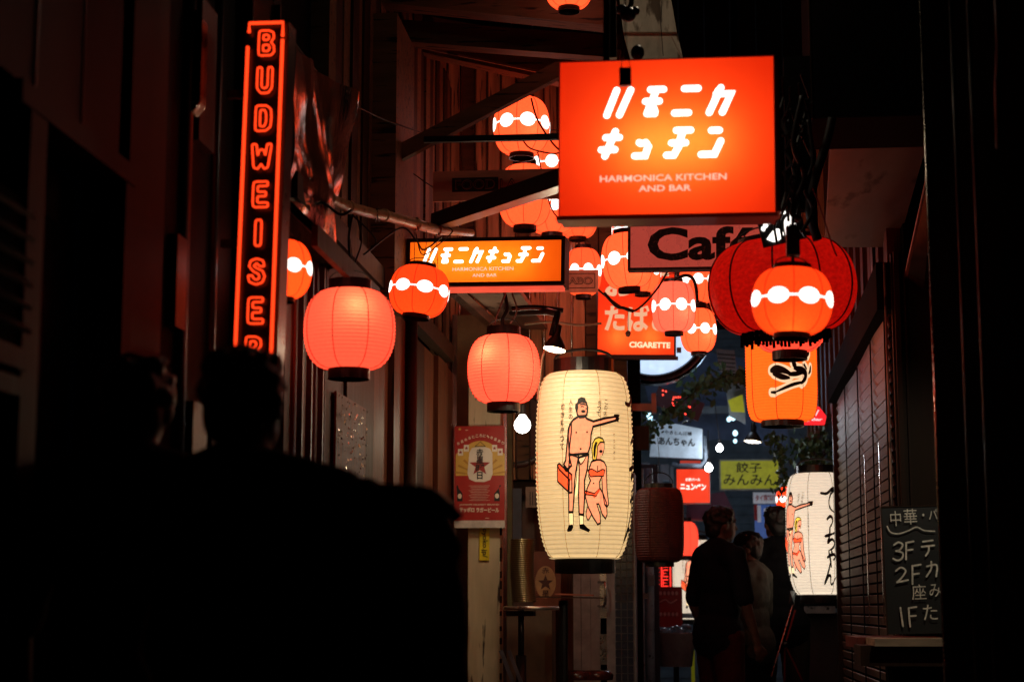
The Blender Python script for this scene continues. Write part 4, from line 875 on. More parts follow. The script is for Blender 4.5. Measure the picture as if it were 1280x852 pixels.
for x, y in ((73, 212), (108, 188), (275, 190), (308, 212)): star(I, x, y, 12, .003)
put(I, 'red_star', pm('poster_star', (.30, .03, .025)))
I = Ink(); ww = 44 / 4.73 * k
for ch, y in (('赤', 214), ('星', 258), ('●', 0), ('日', 350)):
    if y: u, v = U(188, y); I.text(ch, u, v, ww * (1 if ch != '日' else .75), ww * 1.0, .004, .03)
u, v = U(190, 306); I.text('曜', u, v, ww * 1.1, ww * 1.0, .004, .03)
I.stroke([U(160, 178), U(180, 162), U(190, 150), U(202, 162), U(220, 178)], .003, .004, False); I.stroke([U(160, 179), U(220, 179)], .004, .004, False)
for sx, d in ((72, 1), (292, -1)):
    I.poly([U(sx - 18, 500), U(sx + 14, 500), U(sx + 14, 455), U(sx - 8 * d, 425), U(sx - 14 * d, 405), U(sx - 22 * d, 410), U(sx - 18, 455)], .002)
put(I, 'black_print', ink)
I = Ink()
for i, ch in enumerate('赤星あるところに、赤星あり'):
    x = 60 + i * 22; u, v = U(x, 160 - 45 * math.sin(PI * i / 12)); I.text(ch, u, v, 17 / 4.73 * k, 17 / 4.73 * k, .003, .03, (6 - i) * .07)
u, v = U(185, 521); I.text("JAPAN'S OLDEST BRAND", u, v, 235 / 4.73 * k, 12 / 4.73 * k, .003, .02)
u, v = U(185, 551); I.text('サッポロ ラガービール', u, v, 235 / 4.73 * k, 30 / 4.73 * k, .003, .05, R(-1))
for i in range(10):
    u, v = U(185, 410 + i * 9.5); I.rect(u - (62 - (i % 3) * 8) / 4.73 * k, v - .0009, u + (62 - (i % 3) * 8) / 4.73 * k, v + .0009, .003)
for sx in (72, 292): u, v = U(sx - 2, 470); I.disc(u, v, 12 / 4.73 * k, 15 / 4.73 * k, .004)
u, v = U(232, 599); I.rect(u - .012, v - .002, u + .012, v + .002, .003); u, v = U(110, 82); I.rect(u - .008, v - .002, u + .008, v + .002, .003)
put(I, 'pale_print', pm('poster_pale', (.70, .60, .48)))
I = Ink(); star(I, 68, 76, 11, .003); put(I, 'gold_star', bpy.data.materials['poster_gold'])
t = thing('yellow_sticker', 'narrow yellow sticker with a web address under the beer poster', 'sticker', tuple(P(605.5, 679, 10.93))); k = kx(605, 679, 10.93)
m = MB(); m.box((0, .004, 0), (12.5 * k, .003, 41 * k)); m.build('film', mat('yellow_film', (.72, .58, .02), .4, bump=0), t, local=True)
I = Ink(); I.text('oyoko.jp/', 0, 1 * k, 36 * k, 8 * k, .003, .02, R(-90)); I.build('lettering', ink, t, flat)

# ================================================================== BACKGROUND
t = thing('dark_backdrop', 'black boarded gable closing the lane above the far blue light', 'gable', tuple(P(880, 300, 13.4)))  # boards added to cover the blue-lit far wall with darkness
a = P(690, 415, 13.4); b = P(1075, 0, 13.4)
for i in range(12):
    x0 = a.x + (b.x - a.x) * i / 12; m = MB(); m.b2((x0, 13.4 + (i % 2) * .02, a.z), (x0 + (b.x - a.x) / 12 - .006, 13.45, b.z + 1)); m.build('board', matte, t)
t = thing('sided_building', 'grey building with lapped horizontal siding closing the far end of the lane', 'building', (0.3, 21, 0))
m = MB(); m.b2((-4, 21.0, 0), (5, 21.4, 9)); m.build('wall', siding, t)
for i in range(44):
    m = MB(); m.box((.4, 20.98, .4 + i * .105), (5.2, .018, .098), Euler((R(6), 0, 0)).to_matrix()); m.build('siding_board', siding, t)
struct(MB().b2((-2.2, 12.4, 0), (-1.5, 21, 6)).build('left_far_wall', plast, None))
struct(MB().b2((1.9, 16, 0), (2.4, 21, 6)).build('right_far_wall', plast, None))
def pbox(m, x0, y0, x1, y1, Y, d):
    a = P(x0, y1, Y); b = P(x1, y0, Y); return m.b2((a.x, Y, a.z), (b.x, Y + d, b.z))
def ppoly(m, pts, Y, d=.01):
    n = len(pts); q = [P(x, y, yy if (yy := Y) else Y) for x, y in pts]; k_ = [v + Vector((0, d, 0)) for v in q]
    return m.add(q + k_, [tuple(range(n)), tuple(range(n, 2 * n))[::-1]] + [(i, i + n, (i + 1) % n + n, (i + 1) % n) for i in range(n)])
# tarps and awnings in the blue light
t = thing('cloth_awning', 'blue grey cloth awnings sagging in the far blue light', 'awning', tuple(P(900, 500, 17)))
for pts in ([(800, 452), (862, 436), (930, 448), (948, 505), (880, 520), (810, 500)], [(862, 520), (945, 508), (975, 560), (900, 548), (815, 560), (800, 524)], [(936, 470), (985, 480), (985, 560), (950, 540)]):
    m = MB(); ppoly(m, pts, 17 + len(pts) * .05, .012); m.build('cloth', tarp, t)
m = MB(); pbox(m, 862, 507, 925, 517, 16.8, .05); m.build('dark_hem', black, t)
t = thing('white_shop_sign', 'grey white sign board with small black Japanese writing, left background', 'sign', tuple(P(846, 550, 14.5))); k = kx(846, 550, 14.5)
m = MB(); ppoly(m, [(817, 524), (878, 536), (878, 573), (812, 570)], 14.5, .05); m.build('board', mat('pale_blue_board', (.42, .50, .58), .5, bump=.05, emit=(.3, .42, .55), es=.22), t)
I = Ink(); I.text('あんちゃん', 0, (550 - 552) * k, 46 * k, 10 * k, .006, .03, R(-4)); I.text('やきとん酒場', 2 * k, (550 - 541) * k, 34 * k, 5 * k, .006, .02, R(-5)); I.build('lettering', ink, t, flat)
m = MB(); m.beam(P(850, 577, 14.5), P(876, 577, 14.5), .02, .02); m.build('red_edge', glow('dim_red', (1, .1, .06), .4), t)
facer = paper('far_red_acrylic', (1, .045, .012), .9, (.9, .15, .05), 0)
t, w, h, k = signbox('far_red_sign', 'small square red illuminated sign in the background, white writing across it', 'sign', 845, 585, 888, 629, 14.8, .1, facer, black, 0, 0, .006)
I = Ink(); I.text('ニュンペン', 0, -1 * k, 32 * k, 8 * k, .003, .05, R(-2)); I.text('昭和バール', 0, 8 * k, 18 * k, 4 * k, .003, .04); I.build('lettering', glow('far_white_letters', (1, .8, .7), 1.6), t, flat)
t = thing('yellow_shop_sign', 'yellow sign board with bold black Japanese writing at the far end', 'sign', tuple(P(937, 593, 16.5))); k = kx(937, 593, 16.5)
m = MB(); m.box((0, .03, 0), (76 * k, .06, 39 * k)); m.build('frame', mat('sign_frame_grey', (.3, .32, .3), .5), t, local=True)
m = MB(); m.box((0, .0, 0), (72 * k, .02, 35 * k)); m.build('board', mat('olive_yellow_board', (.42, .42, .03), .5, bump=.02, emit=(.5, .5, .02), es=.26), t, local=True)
I = Ink(); fl2 = lambda u, v, l: (u, -.012 - l, v); I.text('みんみん', 0, -6.5 * k, 66 * k, 14 * k, 0, .012, R(-1)); I.text('餃子', -1 * k, 9 * k, 32 * k, 13 * k, 0, .012, R(-1)); I.build('lettering', ink, t, fl2)
t = thing('small_white_sign', 'small white sign with red Japanese writing below the yellow sign', 'sign', tuple(P(957, 622, 16.8))); k = kx(957, 622, 16.8)
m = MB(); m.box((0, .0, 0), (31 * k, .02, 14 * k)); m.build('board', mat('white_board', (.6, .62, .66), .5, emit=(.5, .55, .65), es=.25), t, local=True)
I = Ink(); I.text('タイ国料理', 0, 0, 26 * k, 8 * k, 0, .03); I.build('lettering', mat('red_paint', (.6, .02, .03), .5), t, fl2)
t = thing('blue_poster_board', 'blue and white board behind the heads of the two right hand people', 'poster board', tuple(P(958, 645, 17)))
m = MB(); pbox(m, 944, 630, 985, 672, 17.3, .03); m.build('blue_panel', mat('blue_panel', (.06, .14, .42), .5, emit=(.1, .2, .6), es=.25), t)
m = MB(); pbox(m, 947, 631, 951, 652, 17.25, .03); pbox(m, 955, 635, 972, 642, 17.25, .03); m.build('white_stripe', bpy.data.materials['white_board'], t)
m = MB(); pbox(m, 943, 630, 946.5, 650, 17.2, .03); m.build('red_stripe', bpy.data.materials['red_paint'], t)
t = thing('red_bar_sign', 'small rounded red sign peeping out from behind the orange barrel lantern', 'sign', tuple(P(1013, 517, 12.6))); k = kx(1013, 517, 12.6)
m = MB(); ppoly(m, [(975, 530), (975, 512), (1005, 506), (1024, 508), (1033, 520), (1031, 530)], 12.6, .05); m.build('panel', paper('bar_sign_red', (1, .03, .04), .7, (.8, .1, .1)), t)
I = Ink(); I.text('GLOW', -8 * k, 2 * k, 38 * k, 8 * k, .004, .02, R(-3)); I.text('Dining Bar', -6 * k, -7 * k, 42 * k, 5 * k, .004, .03, R(-2)); I.build('lettering', glow('bar_letters', (1, .6, .6), 1.2), t, flat)
t = thing('arrow_sign', 'tilted red sign board with an arrow and rows of tiny red lights', 'sign', tuple(P(848, 504, 13.5)), (0, R(22), 0)); k = kx(848, 504, 13.5)
m = MB(); m.box((0, .01, 0), (62 * k, .02, 24 * k)); m.build('board', mat('dark_red_board', (.10, .012, .012), .5), t, local=True)
I = Ink()
for q in ([(-20, -9), (-8, 0), (-20, 9)], [(2, -9), (-6, 0), (4, 8)], [(12, 9), (20, 0), (12, -9)]): I.stroke([(x * k, z * k) for x, z in q], 4 * k, .002, False)
I.build('chevrons', mat('grey_chevron', (.35, .25, .25), .5), t, flat)
I = Ink()
for x, z in [(-24, 8), (-20, 8.5), (-22, 3)] + [(-8 + i * 2.6, 5 + i * 1.2) for i in range(5)] + [(-8, 2), (-7, -2), (-5, -5), (-2, 0)] + [(10 + i * 2.5, 1) for i in range(3)] + [(13, -9), (15, -6)]: I.disc(x * k, z * k, 1.1 * k, None, .004, 8)
I.build('tiny_lights', glow('red_led', (1, .05, .03), 4), t, flat)
t = thing('crossbar_shelf', 'short reddish wooden crossbar right of the cream lantern', 'crossbar', tuple(P(805, 505, 12)))
m = MB(); pbox(m, 790, 504, 815, 513, 12, .06); pbox(m, 814.5, 491, 820, 515, 11.95, .12); m.build('timber', mat('pinkish_wood', (.40, .17, .12), .5, scale=14, stretch=(.2, 1, 1)), t)
t = thing('dark_box_sign', 'dark brown board hanging right of the cream lantern', 'sign board', tuple(P(800, 548, 12)))
m = MB(); pbox(m, 793, 532, 811, 562, 12, .05); m.build('board', wood_d, t)
# grey cabinet / units behind
t = thing('far_units', 'pale pipes and boxes on the wall below the white sign, far left', 'pipework', tuple(P(820, 600, 15.5)))
for x0, y0, x1, y1 in ((800, 578, 812, 640), (826, 580, 836, 600), (838, 582, 842, 620), (808, 592, 828, 606), (817, 604, 834, 618)):
    m = MB(); pbox(m, x0, y0, x1, y1, 15.5 + x0 * .001, .1); m.build('box', gpaint if x0 % 2 else siding, t)
m = MB(); m.tube([P(880, 545, 14.6), P(882, 575, 14.6), P(876, 582, 14.6), P(840, 580, 14.6)], .02, 10); m.build('pipe', gpaint, t, True)
t = thing('dark_awning', 'dark maroon awning behind the head of the man in navy', 'awning', tuple(P(880, 625, 16)))
m = MB(); ppoly(m, [(858, 622), (905, 614), (918, 640), (920, 652), (858, 648)], 16, .3); m.build('cover', mat('maroon_cloth', (.10, .03, .05), .8), t)
# hanging sheet signs upper right background
t = thing('hanging_notice', 'pale ribbed notice board dangling below the farthest banded lanterns', 'notice', tuple(P(910, 450, 14)))
m = MB(); ppoly(m, [(895, 436), (918, 438), (922, 470), (900, 464)], 14, .01); m.build('sheet', mat('pale_notice', (.35, .33, .30), .6, bump=0), t)
for i in range(5):
    m = MB(); m.beam(P(897, 442 + i * 5, 13.98), P(919, 444 + i * 5, 13.98), .006, .008); m.build('line', dsteel, t)
t = thing('hanging_banner', 'grey and yellow banner left of the orange barrel lantern', 'banner', tuple(P(920, 495, 14.5)))
m = MB(); ppoly(m, [(905, 470), (930, 468), (932, 530), (912, 520)], 14.5, .01); m.build('cloth', siding, t)
I = MB(); ppoly(I, [(910, 500), (928, 493), (931, 515), (914, 514)], 14.45, .01); I.build('yellow_patch', bpy.data.materials['olive_yellow_board'], t)
# neon far red and menu board
t = thing('far_neon_sign', 'small far red neon sign standing left of the far white lantern', 'neon sign', tuple(P(829, 716, 15))); k = kx(829, 716, 15)
m = MB(); m.box((0, .03, 0), (22 * k, .05, 42 * k)); m.build('casing', black, t, local=True)
m = MB()
m.tube([(x * k, -.01, z * k) for x, z in ((-2, 19), (9, 19), (9, -19), (-2, -19))], .9 * k, 6, True)
for z in (12, 0, -12): m.tube([(x * k, -.01, (z + dz) * k) for x, dz in ((6, 4), (0, 4), (0, 0), (5, 0), (0, 0), (0, -4), (6, -4))], .8 * k, 6)
for z in range(-16, 17, 5): m.tube([(-9 * k, -.01, z * k), (-5 * k, -.01, (z + 3) * k)], .8 * k, 6)
m.build('neon_tube', glow('far_neon', (1, .03, .02), 1.8), t, local=True)
t = thing('menu_board', 'dark red menu board with faint drawings above the pale bucket', 'menu board', tuple(P(836, 758, 14))); k = kx(836, 758, 14)
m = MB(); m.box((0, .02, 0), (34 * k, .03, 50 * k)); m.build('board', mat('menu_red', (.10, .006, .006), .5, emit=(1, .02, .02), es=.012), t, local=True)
I = Ink()
for z in (17, -9):
    for x in range(-10, 12, 5): I.disc(x * k, z * k, 1.8 * k, 2.6 * k, .006, 10)
I.stroke([(-11 * k, 6 * k), (-4 * k, 9 * k), (2 * k, 5 * k), (10 * k, 9 * k)], 1.5 * k, .006); I.build('drawings', mat('menu_pale', (.5, .32, .28), .5), t, flat)
t = thing('pale_bucket', 'pale grey bucket on a stand below the dark red menu board', 'bucket', tuple(P(845, 810, 13.5))); k = kx(845, 810, 13.5)
m = MB(); m.lathe([(20 * k, -22 * k), (25 * k, 18 * k), (26 * k, 20 * k), (24 * k, 20 * k), (19 * k, -20 * k)], n=28, caps=False); m.lathe([(.01, -22 * k), (20 * k, -22 * k)], n=28, caps=False); m.build('tub', mat('grey_plastic', (.28, .29, .30), .5, bump=.05), t, True, local=True)
m = MB()
for q in range(14): m.ell((random.uniform(-15, 15) * k, random.uniform(-12, 5) * k, random.uniform(18, 26) * k), [random.uniform(3, 6) * k] * 3, None, 8, 6)
m.build('crumpled_bag', mat('clear_bag', (.22, .25, .3), .25, bump=.3), t, True, local=True)
m = MB(); m.tube([(0, 0, -22 * k), (0, 0, -1.0)], .02, 8); m.build('stand', dsteel, t, local=True)
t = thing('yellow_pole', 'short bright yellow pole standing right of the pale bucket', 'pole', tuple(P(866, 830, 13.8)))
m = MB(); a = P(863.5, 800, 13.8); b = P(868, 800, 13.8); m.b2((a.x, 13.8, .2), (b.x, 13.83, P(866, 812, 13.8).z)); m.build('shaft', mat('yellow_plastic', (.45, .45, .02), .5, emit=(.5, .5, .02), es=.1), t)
t = thing('white_table', 'pale low table edge behind the bucket', 'table', tuple(P(870, 780, 14.5)))
m = MB(); pbox(m, 850, 766, 895, 772, 14.5, .5); m.build('top', siding, t)
m = MB(); pbox(m, 876, 772, 892, 852, 14.6, .3); m.build('leg', siding, t)

# lamps with shades
LAMPCOL = (1, .82, .55)
def shade(label, x, y, Y, r, h, tilt, pw, arm, col=LAMPCOL, spot=False):
    c = P(x, y, Y); t = thing('shade_lamp', label, 'lamp', tuple(c), tilt)
    m = MB(); m.lathe([(r, 0), (r * .93, h * .3), (r * .55, h * .75), (r * .3, h), (r * .28, h + .05), (.004, h + .05)], n=32, caps=False); m.build('shade', mat('dark_shade_metal', (.03, .015, .01), .4, .3, bump=0), t, True, local=True)
    m = MB(); m.lathe([(r * .97, .003), (r * .88, h * .3), (r * .5, h * .72)], n=32, caps=False); m.build('inner_reflector', mat('white_enamel', (.8, .75, .65), .4, bump=0), t, True, local=True)
    m = MB(); m.ell((0, 0, h * .28), (r * .38, r * .38, r * .42)); m.build('bulb', glow('warm_bulb', (1, .78, .42), 9), t, True, local=True)
    l = bpy.data.lights.new('bulb_light', 'POINT'); l.energy = pw; l.color = col; l.shadow_soft_size = .03; lo = bpy.data.objects.new('bulb_light', l); link(lo, t); lo.location = (0, 0, .0)
    if arm: m = MB(); m.tube(arm, .018, 10); m.build('arm', black, t, True)
    return t
shade('black cone lamp shining on the top of the tall cream lantern', 693, 437, 8.5, .056, .075, (R(-8), R(10), 0), 13, [P(690, 420, 8.52), P(697, 392, 8.6), P(685, 389, 8.85), P(640, 391, 9.3)])
shade('small far dark lamp with a glowing rim left of the ivy', 941, 552, 15.0, .075, .09, (R(-5), R(6), 0), 3, [P(941, 540, 15), P(943, 500, 15)], (.9, .95, 1))
def globe(label, x, y, Y, rp, pw, col, cordtop, ec=(1, .95, .85), es=9, grp=None):
    c = P(x, y, Y); r = rp * kx(x, y, Y); t = thing('bare_bulb', label, 'light bulb', tuple(c), group=grp)
    m = MB(); m.lathe([(.001, -r), (r * .38, -r * .92), (r * .71, -r * .71), (r * .92, -r * .38), (r, 0), (r * .92, r * .38), (r * .71, r * .71), (r * .42, r * 1.05), (r * .36, r * 1.3)], n=20, caps=False); m.build('glass', glow('bulb_glow' + str(len(bpy.data.materials)), ec, es), t, True, local=True)
    m = MB(); m.lathe([(r * .42, r * 1.2), (r * .45, r * 2.4), (.002, r * 2.4)], n=14, caps=False); m.build('socket', black, t, local=True)
    m = MB(); m.tube([(0, 0, r * 2.3), cordtop], .004, 5); m.build('cord', cable_m, t, local=True)
    l = bpy.data.lights.new('bulb_light', 'POINT'); l.energy = pw; l.color = col; l.shadow_soft_size = r * 1.3; lo = bpy.data.objects.new('bulb_light', l); link(lo, t); lo.location = (0, -r * 2, -r * 1.5)
globe('bare round bulb between the smaller pink lantern and the cream lantern', 653, 531, 10.2, 10.5, 7.5, (1, .80, .52), (-.03, 0, .4))
globe('bare bulb upper one of two in the far blue light', 899.5, 560, 14.4, 4.5, 5, (.85, .93, 1), (-.03, 0, .35), (1, 1, .95), 12, 'far bare bulbs')
globe('bare bulb lower one of two, beside the small square red sign', 886, 584.5, 14.0, 5, 5, (.85, .93, 1), (.0, 0, .3), (1, 1, .95), 12, 'far bare bulbs')
cool_m = glow('cool_lamp_glow', (.5, .85, 1), 3)
for x, y, r_, lb in ((916, 520, 4.5, 'largest tiny cool white far lamp, top of the column right of the arrow sign'), (919, 541, 3, 'middle tiny cool white far lamp in the column left of the yellow sign'), (812, 520, 3.5, 'tiny cool white far lamp among the leaves above the white shop sign'), (815, 527, 2.5, 'smaller cool far lamp just below another, among the leaves on the left'), (919, 551, 2.2, 'lowest tiny cool white far lamp in the column left of the yellow sign'), (911, 524, 2.5, 'small cool far lamp touching the left side of the largest cool lamp')):
    k = kx(x, y, 16.6); o = MB().ell((0, 0, 0), (r_ * k, r_ * k, r_ * k * 1.2), None, 12, 8).build('cool_lamp', cool_m, None, True); o.location = P(x, y, 16.6)
    tag(o, lb, 'lamp', 'tiny cool white far lamps')
for x, y, Y, pw in ((905, 470, 15.2, 6), (960, 540, 18.5, 9), (850, 640, 17.8, 6), (815, 500, 14.5, 2.5)):  # added cool lights without fixtures, standing in for implied far sources
    l = bpy.data.lights.new('cool_fill_light', 'POINT'); l.energy = pw; l.color = (.55, .75, 1); l.shadow_soft_size = .1; lo = bpy.data.objects.new('cool_fill_light', l); link(lo); lo.location = P(x, y, Y)

# leaves
def leaves(label, blobs, n, Y, size, name='ivy', stem=None):
    t = thing(name, label, 'plant', tuple(P(blobs[0][0], blobs[0][1], Y))); m = MB()
    for i in range(n):
        bx, by, bw, bh = random.choice(blobs); c = P(random.gauss(bx, bw), random.gauss(by, bh), Y + random.uniform(-.15, .15)); s_ = size * random.uniform(.6, 1.3)
        q = Euler([random.uniform(-1.2, 1.2) for _ in range(3)]).to_matrix()
        m.add([c + q @ Vector(v) * s_ for v in ((0, 0, 1), (.45, .1, .3), (.5, 0, -.2), (0, .12, -1), (-.5, 0, -.2), (-.45, .1, .3))], [(0, 1, 2, 3, 4, 5)])
    tag(m.build('foliage', leafm, t), kind='stuff')
    m = MB()
    for st in stem: m.tube([P(x, y, Y) for x, y in st], .005, 5)
    m.build('stem', wood_d, t)
leaves('dark leafy garland hanging across the lane right of the round sign', [(905, 468, 14, 5), (872, 485, 12, 6), (935, 470, 12, 6), (845, 512, 12, 7), (900, 478, 20, 4)], 260, 12.8, .034, 'garland', [[(830, 520), (870, 488), (905, 470), (945, 462)], [(905, 470), (925, 485)]])
leaves('green leaves beside the white sign left of the blue light', [(802, 540, 10, 6), (818, 532, 8, 6), (800, 522, 8, 6), (830, 525, 5, 5)], 110, 13.2, .03, 'vine', [[(795, 550), (820, 530), (835, 518)]])
leaves('ivy trailing left of the white lantern, pale green in the light', [(972, 560, 5, 8), (978, 580, 5, 10), (983, 600, 4, 8), (968, 548, 5, 4), (975, 610, 3, 6)], 170, 13.5, .026, 'ivy', [[(968, 545), (976, 570), (982, 600), (976, 620)]])
leaves('shadowed shrub above the white lantern on the right', [(1020, 568, 16, 9), (1035, 560, 10, 12), (1005, 560, 10, 10), (1030, 585, 12, 5)], 320, 13.8, .03, 'shrub', [[(1022, 592), (1020, 570), (1010, 550)], [(1022, 592), (1032, 560)]])
t = thing('lantern_shelf', 'dark cabinet and planter boxes around the white lantern on the right', 'cabinet', tuple(P(1025, 800, 14.3)))
m = MB(); pbox(m, 1006, 765, 1062, 900, 14.3, .4); m.build('cabinet_body', mat('dark_red_cabinet', (.05, .012, .01), .5), t)
m = MB(); pbox(m, 1006, 757, 1044, 766, 14.1, .2); m.build('white_ledge', mat('dim_white', (.42, .36, .32), .5, spots=.4), t)
m = MB(); pbox(m, 996, 580, 1062, 592, 14.1, .3); m.build('planter', matte, t)
m = MB(); pbox(m, 985, 640, 1062, 760, 14.75, .1); m.build('back_panel', matte, t)
t = thing('folding_tripod', 'thin folding tripod stand with red legs at the lower right centre', 'tripod', tuple(P(982, 820, 12.5)))
m = MB(); m.tube([P(992, 752, 12.5), P(964, 845, 12.3)], .005, 8); m.build('pole', steel, t)
for q in (((981, 805), (980, 900)), ((981, 805), (1003, 850)), ((983, 800), (994, 762))): m = MB(); m.tube([P(*q[0], 12.5), P(*q[1], 12.55)], .007, 8); m.build('leg', mat('red_paint_leg', (.25, .02, .015), .4), t)
m = MB(); m.ell(P(981, 805, 12.48), (.025, .02, .02)); m.build('hub', black, t, True)
m = MB(); m.add([P(988, 738, 12.5), P(994, 738, 12.5), P(993, 756, 12.5), P(986, 754, 12.5), P(990, 746, 12.4)], [(0, 1, 4), (1, 2, 4), (2, 3, 4), (3, 0, 4)]); m.build('white_tip', siding, t)

# ================================================================== SHOP INTERIOR, centre-left
t = thing('shop_interior', 'dim shop interior with reddish brown panels behind the tall cream lantern', 'shop interior', tuple(P(690, 700, 12)))
for x0, x1, y0, y1, Y, mm in ((634, 668, 440, 900, 12.0, mat('mauve_panel', (.16, .10, .075), .6, scale=5)), (668, 700, 560, 900, 11.95, wood_r), (700, 717, 640, 900, 11.9, wood_r), (717, 726, 690, 900, 11.85, mat('pale_grey_door', (.30, .27, .27), .5, bump=.1)), (727, 738, 690, 900, 11.85, bpy.data.materials['pale_grey_door']), (739, 750, 690, 900, 11.85, bpy.data.materials['pale_grey_door']), (759, 768, 560, 900, 11.8, bpy.data.materials['pale_grey_door'])):
    m = MB(); pbox(m, x0 + .4, y0, x1 - .4, y1, Y, .04); m.build('panel', mm, t)
m = MB(); pbox(m, 632, 430, 800, 900, 12.1, .05); m.build('backing', matte, t)
m = MB(); pbox(m, 750, 690, 759, 772, 11.84, .03); pbox(m, 750, 792, 759, 830, 11.84, .03); m.build('glass_strip', steel, t)
m = MB(); pbox(m, 633, 757, 690, 900, 11.2, .3); m.build('counter_front', mat('brown_counter', (.20, .13, .08), .6, scale=4), t)
m = MB(); c0 = P(756, 742, 11.7); m.tube([P(748, 727, 11.8), P(756, 727, 11.7), P(757, 735, 11.7), P(757, 750, 11.7), P(755, 757, 11.7), P(748, 757, 11.8)], .0085, 8); m.build('door_handle', chrome, t, True)
t = thing('interior_poster', 'orange brown star poster hanging in the dim shop interior', 'poster', tuple(P(684, 725, 11.5))); k = kx(684, 725, 11.5)
m = MB(); m.box((0, 0, 0), (34 * k, .006, 72 * k)); m.build('sheet', mat('orange_brown_print', (.20, .05, .02), .5), t, local=True)
I = Ink(); I.disc(-2 * k, -2 * k, 13 * k, 20 * k, .008); I.build('cream_disc', mat('dull_cream_print', (.5, .28, .12), .5), t, flat)
I = Ink(); I.poly([((-2 + (10 if i % 2 == 0 else 4.2) * math.sin(PI * i / 5)) * k, (-3 + (10 if i % 2 == 0 else 4.2) * math.cos(PI * i / 5)) * k) for i in range(10)], .01); I.text('赤', -2 * k, 12 * k, 9 * k, 8 * k, .01, .02); I.text('星', -2 * k, -16 * k, 9 * k, 8 * k, .01, .02); I.build('dark_print', mat('dark_brown_print', (.08, .02, .01), .5), t, flat)
t = thing('brown_disc', 'large dim brown disc behind the bare round bulb', 'disc', tuple(P(645, 535, 11.7))); k = kx(645, 560, 11.7)
m = MB(); m.lathe([(.01, 0), (40 * k, 0), (48 * k, -.012), (50 * k, .0), (50 * k, .05)], n=48, caps=False, M=M90); m.build('disc', mat('brown_lacquer', (.07, .025, .018), .35, scale=4), t, True, local=True)
m = MB(); m.lathe([(42 * k, -.006), (43 * k, -.012), (44 * k, -.006)], n=48, caps=False, M=M90); m.build('ring', dsteel, t, True, local=True)
t = thing('round_window', 'dark blue grey panel with a dim round emblem behind the glass stack', 'panel', tuple(P(650, 640, 11.6)))
m = MB(); pbox(m, 636, 610, 652, 690, 11.65, .02); m.build('panel', mat('slate_panel', (.05, .06, .09), .5), t)
t = thing('paper_notice', 'small faint handwritten notice beside the cream lantern', 'notice', tuple(P(664, 620, 11.4)))
m = MB(); pbox(m, 657, 608, 672, 634, 11.6, .004); m.build('sheet', mat('dull_paper', (.30, .24, .18), .6), t)
k = kx(664, 620, 11.6)
I = Ink()
for i in range(4): I.rect((-5 + i * 3.2) * k, -9 * k, (-4 + i * 3.2) * k, 8 * k, .0)
I.build('writing', ink, t, lambda u, v, l: (u, .19 - l, v))
# stack of dishes
t = thing('lid_stack', 'tall leaning stack of thin metal lids on the round stool table', 'stack of lids', tuple(P(655, 752, 10.6))); k = kx(655, 752, 10.6)
lid = MB().lathe([(.01, .0), (14.5 * k, .0), (14.5 * k, .006), (16.4 * k, .007), (16.4 * k, .010), (14 * k, .010), (.01, .0095)], n=26, caps=False).mesh('lid', mat('brass_lid', (.42, .36, .20), .3, .9, .3, 8, bump=.1), True)
n_ = 30
for i in range(n_): inst('lid', lid, t, (-.010 * math.sin(i * .10) - i * .0003 + random.uniform(-.0015, .0015), random.uniform(-.002, .002), i * 78 * k / n_))
t = thing('stool_table', 'round metal topped stool table with a black leg left of the doorway', 'table', tuple(P(664, 762, 10.4))); k = kx(664, 762, 10.4)
m = MB(); m.lathe([(.01, .0), (34 * k, .0), (35 * k, .004), (35 * k, .018), (34 * k, .022), (.01, .022)], n=48, caps=False); m.build('top', mat('polished_table_steel', (.8, .75, .68), .3, .9, bump=.05), t, True, local=True)
m = MB(); m.tube([(-.06, 0, 0), (-.06, 0, -.26)], .018, 14); m.tube([(-.06, 0, -.26), (-.06, 0, -1.1)], .032, 14); m.build('leg', black, t, True, local=True)
m = MB(); m.box((-.06, 0, -.02), (.16, .16, .03)); m.build('bracket', black, t, local=True)
t = thing('thin_shelf', 'thin dark shelf crossing below the tall cream lantern', 'shelf', tuple(P(700, 744, 10.9)))
m = MB(); a = P(648, 745, 10.9); b = P(755, 747, 10.9); m.beam(a, b, .16, .008); m.build('board', mat('wet_dark_shelf', (.05, .02, .012), .3), t)
m = MB(); m.beam(P(694, 742, 10.85), P(742, 743.5, 10.85), .08, .008); m.build('mat', mat('red_mat', (.4, .12, .07), .5), t)
m = MB(); m.tube([P(704, 750, 11), P(704, 900, 11)], .03, 10); m.build('leg', black, t)
for x, w_ in ((722, 'left'), (748, 'right')):
    t = thing('low_stool', 'dark red low stool at the bottom edge, %s one of two below the cream lantern' % w_, 'stool', tuple(P(x, 843, 11.2)), group='low stools')
    m = MB(); m.lathe([(.01, .03), (.07, .028), (.095, .0), (.09, -.03)], c=P(x, 843, 11.2), n=28, caps=False); m.build('seat', mat('dark_red_vinyl', (.06, .012, .01), .25, bump=.1), t, True)
    m = MB(); q = P(x, 846, 11.2); m.tube([(q.x, q.y, q.z - .03), (q.x, q.y, .0)], .02, 10); m.build('leg', black, t)
t = thing('folded_chair', 'folded metal chair frame leaning at the foot of the cream post', 'chair', tuple(P(632, 840, 10.3)))
m = MB(); m.beam(P(626, 812, 10.3), P(645, 862, 10.3), .05, .02); m.beam(P(636, 812, 10.25), P(655, 862, 10.25), .02, .02); m.build('frame', mat('blue_steel', (.18, .19, .24), .35, .5), t)
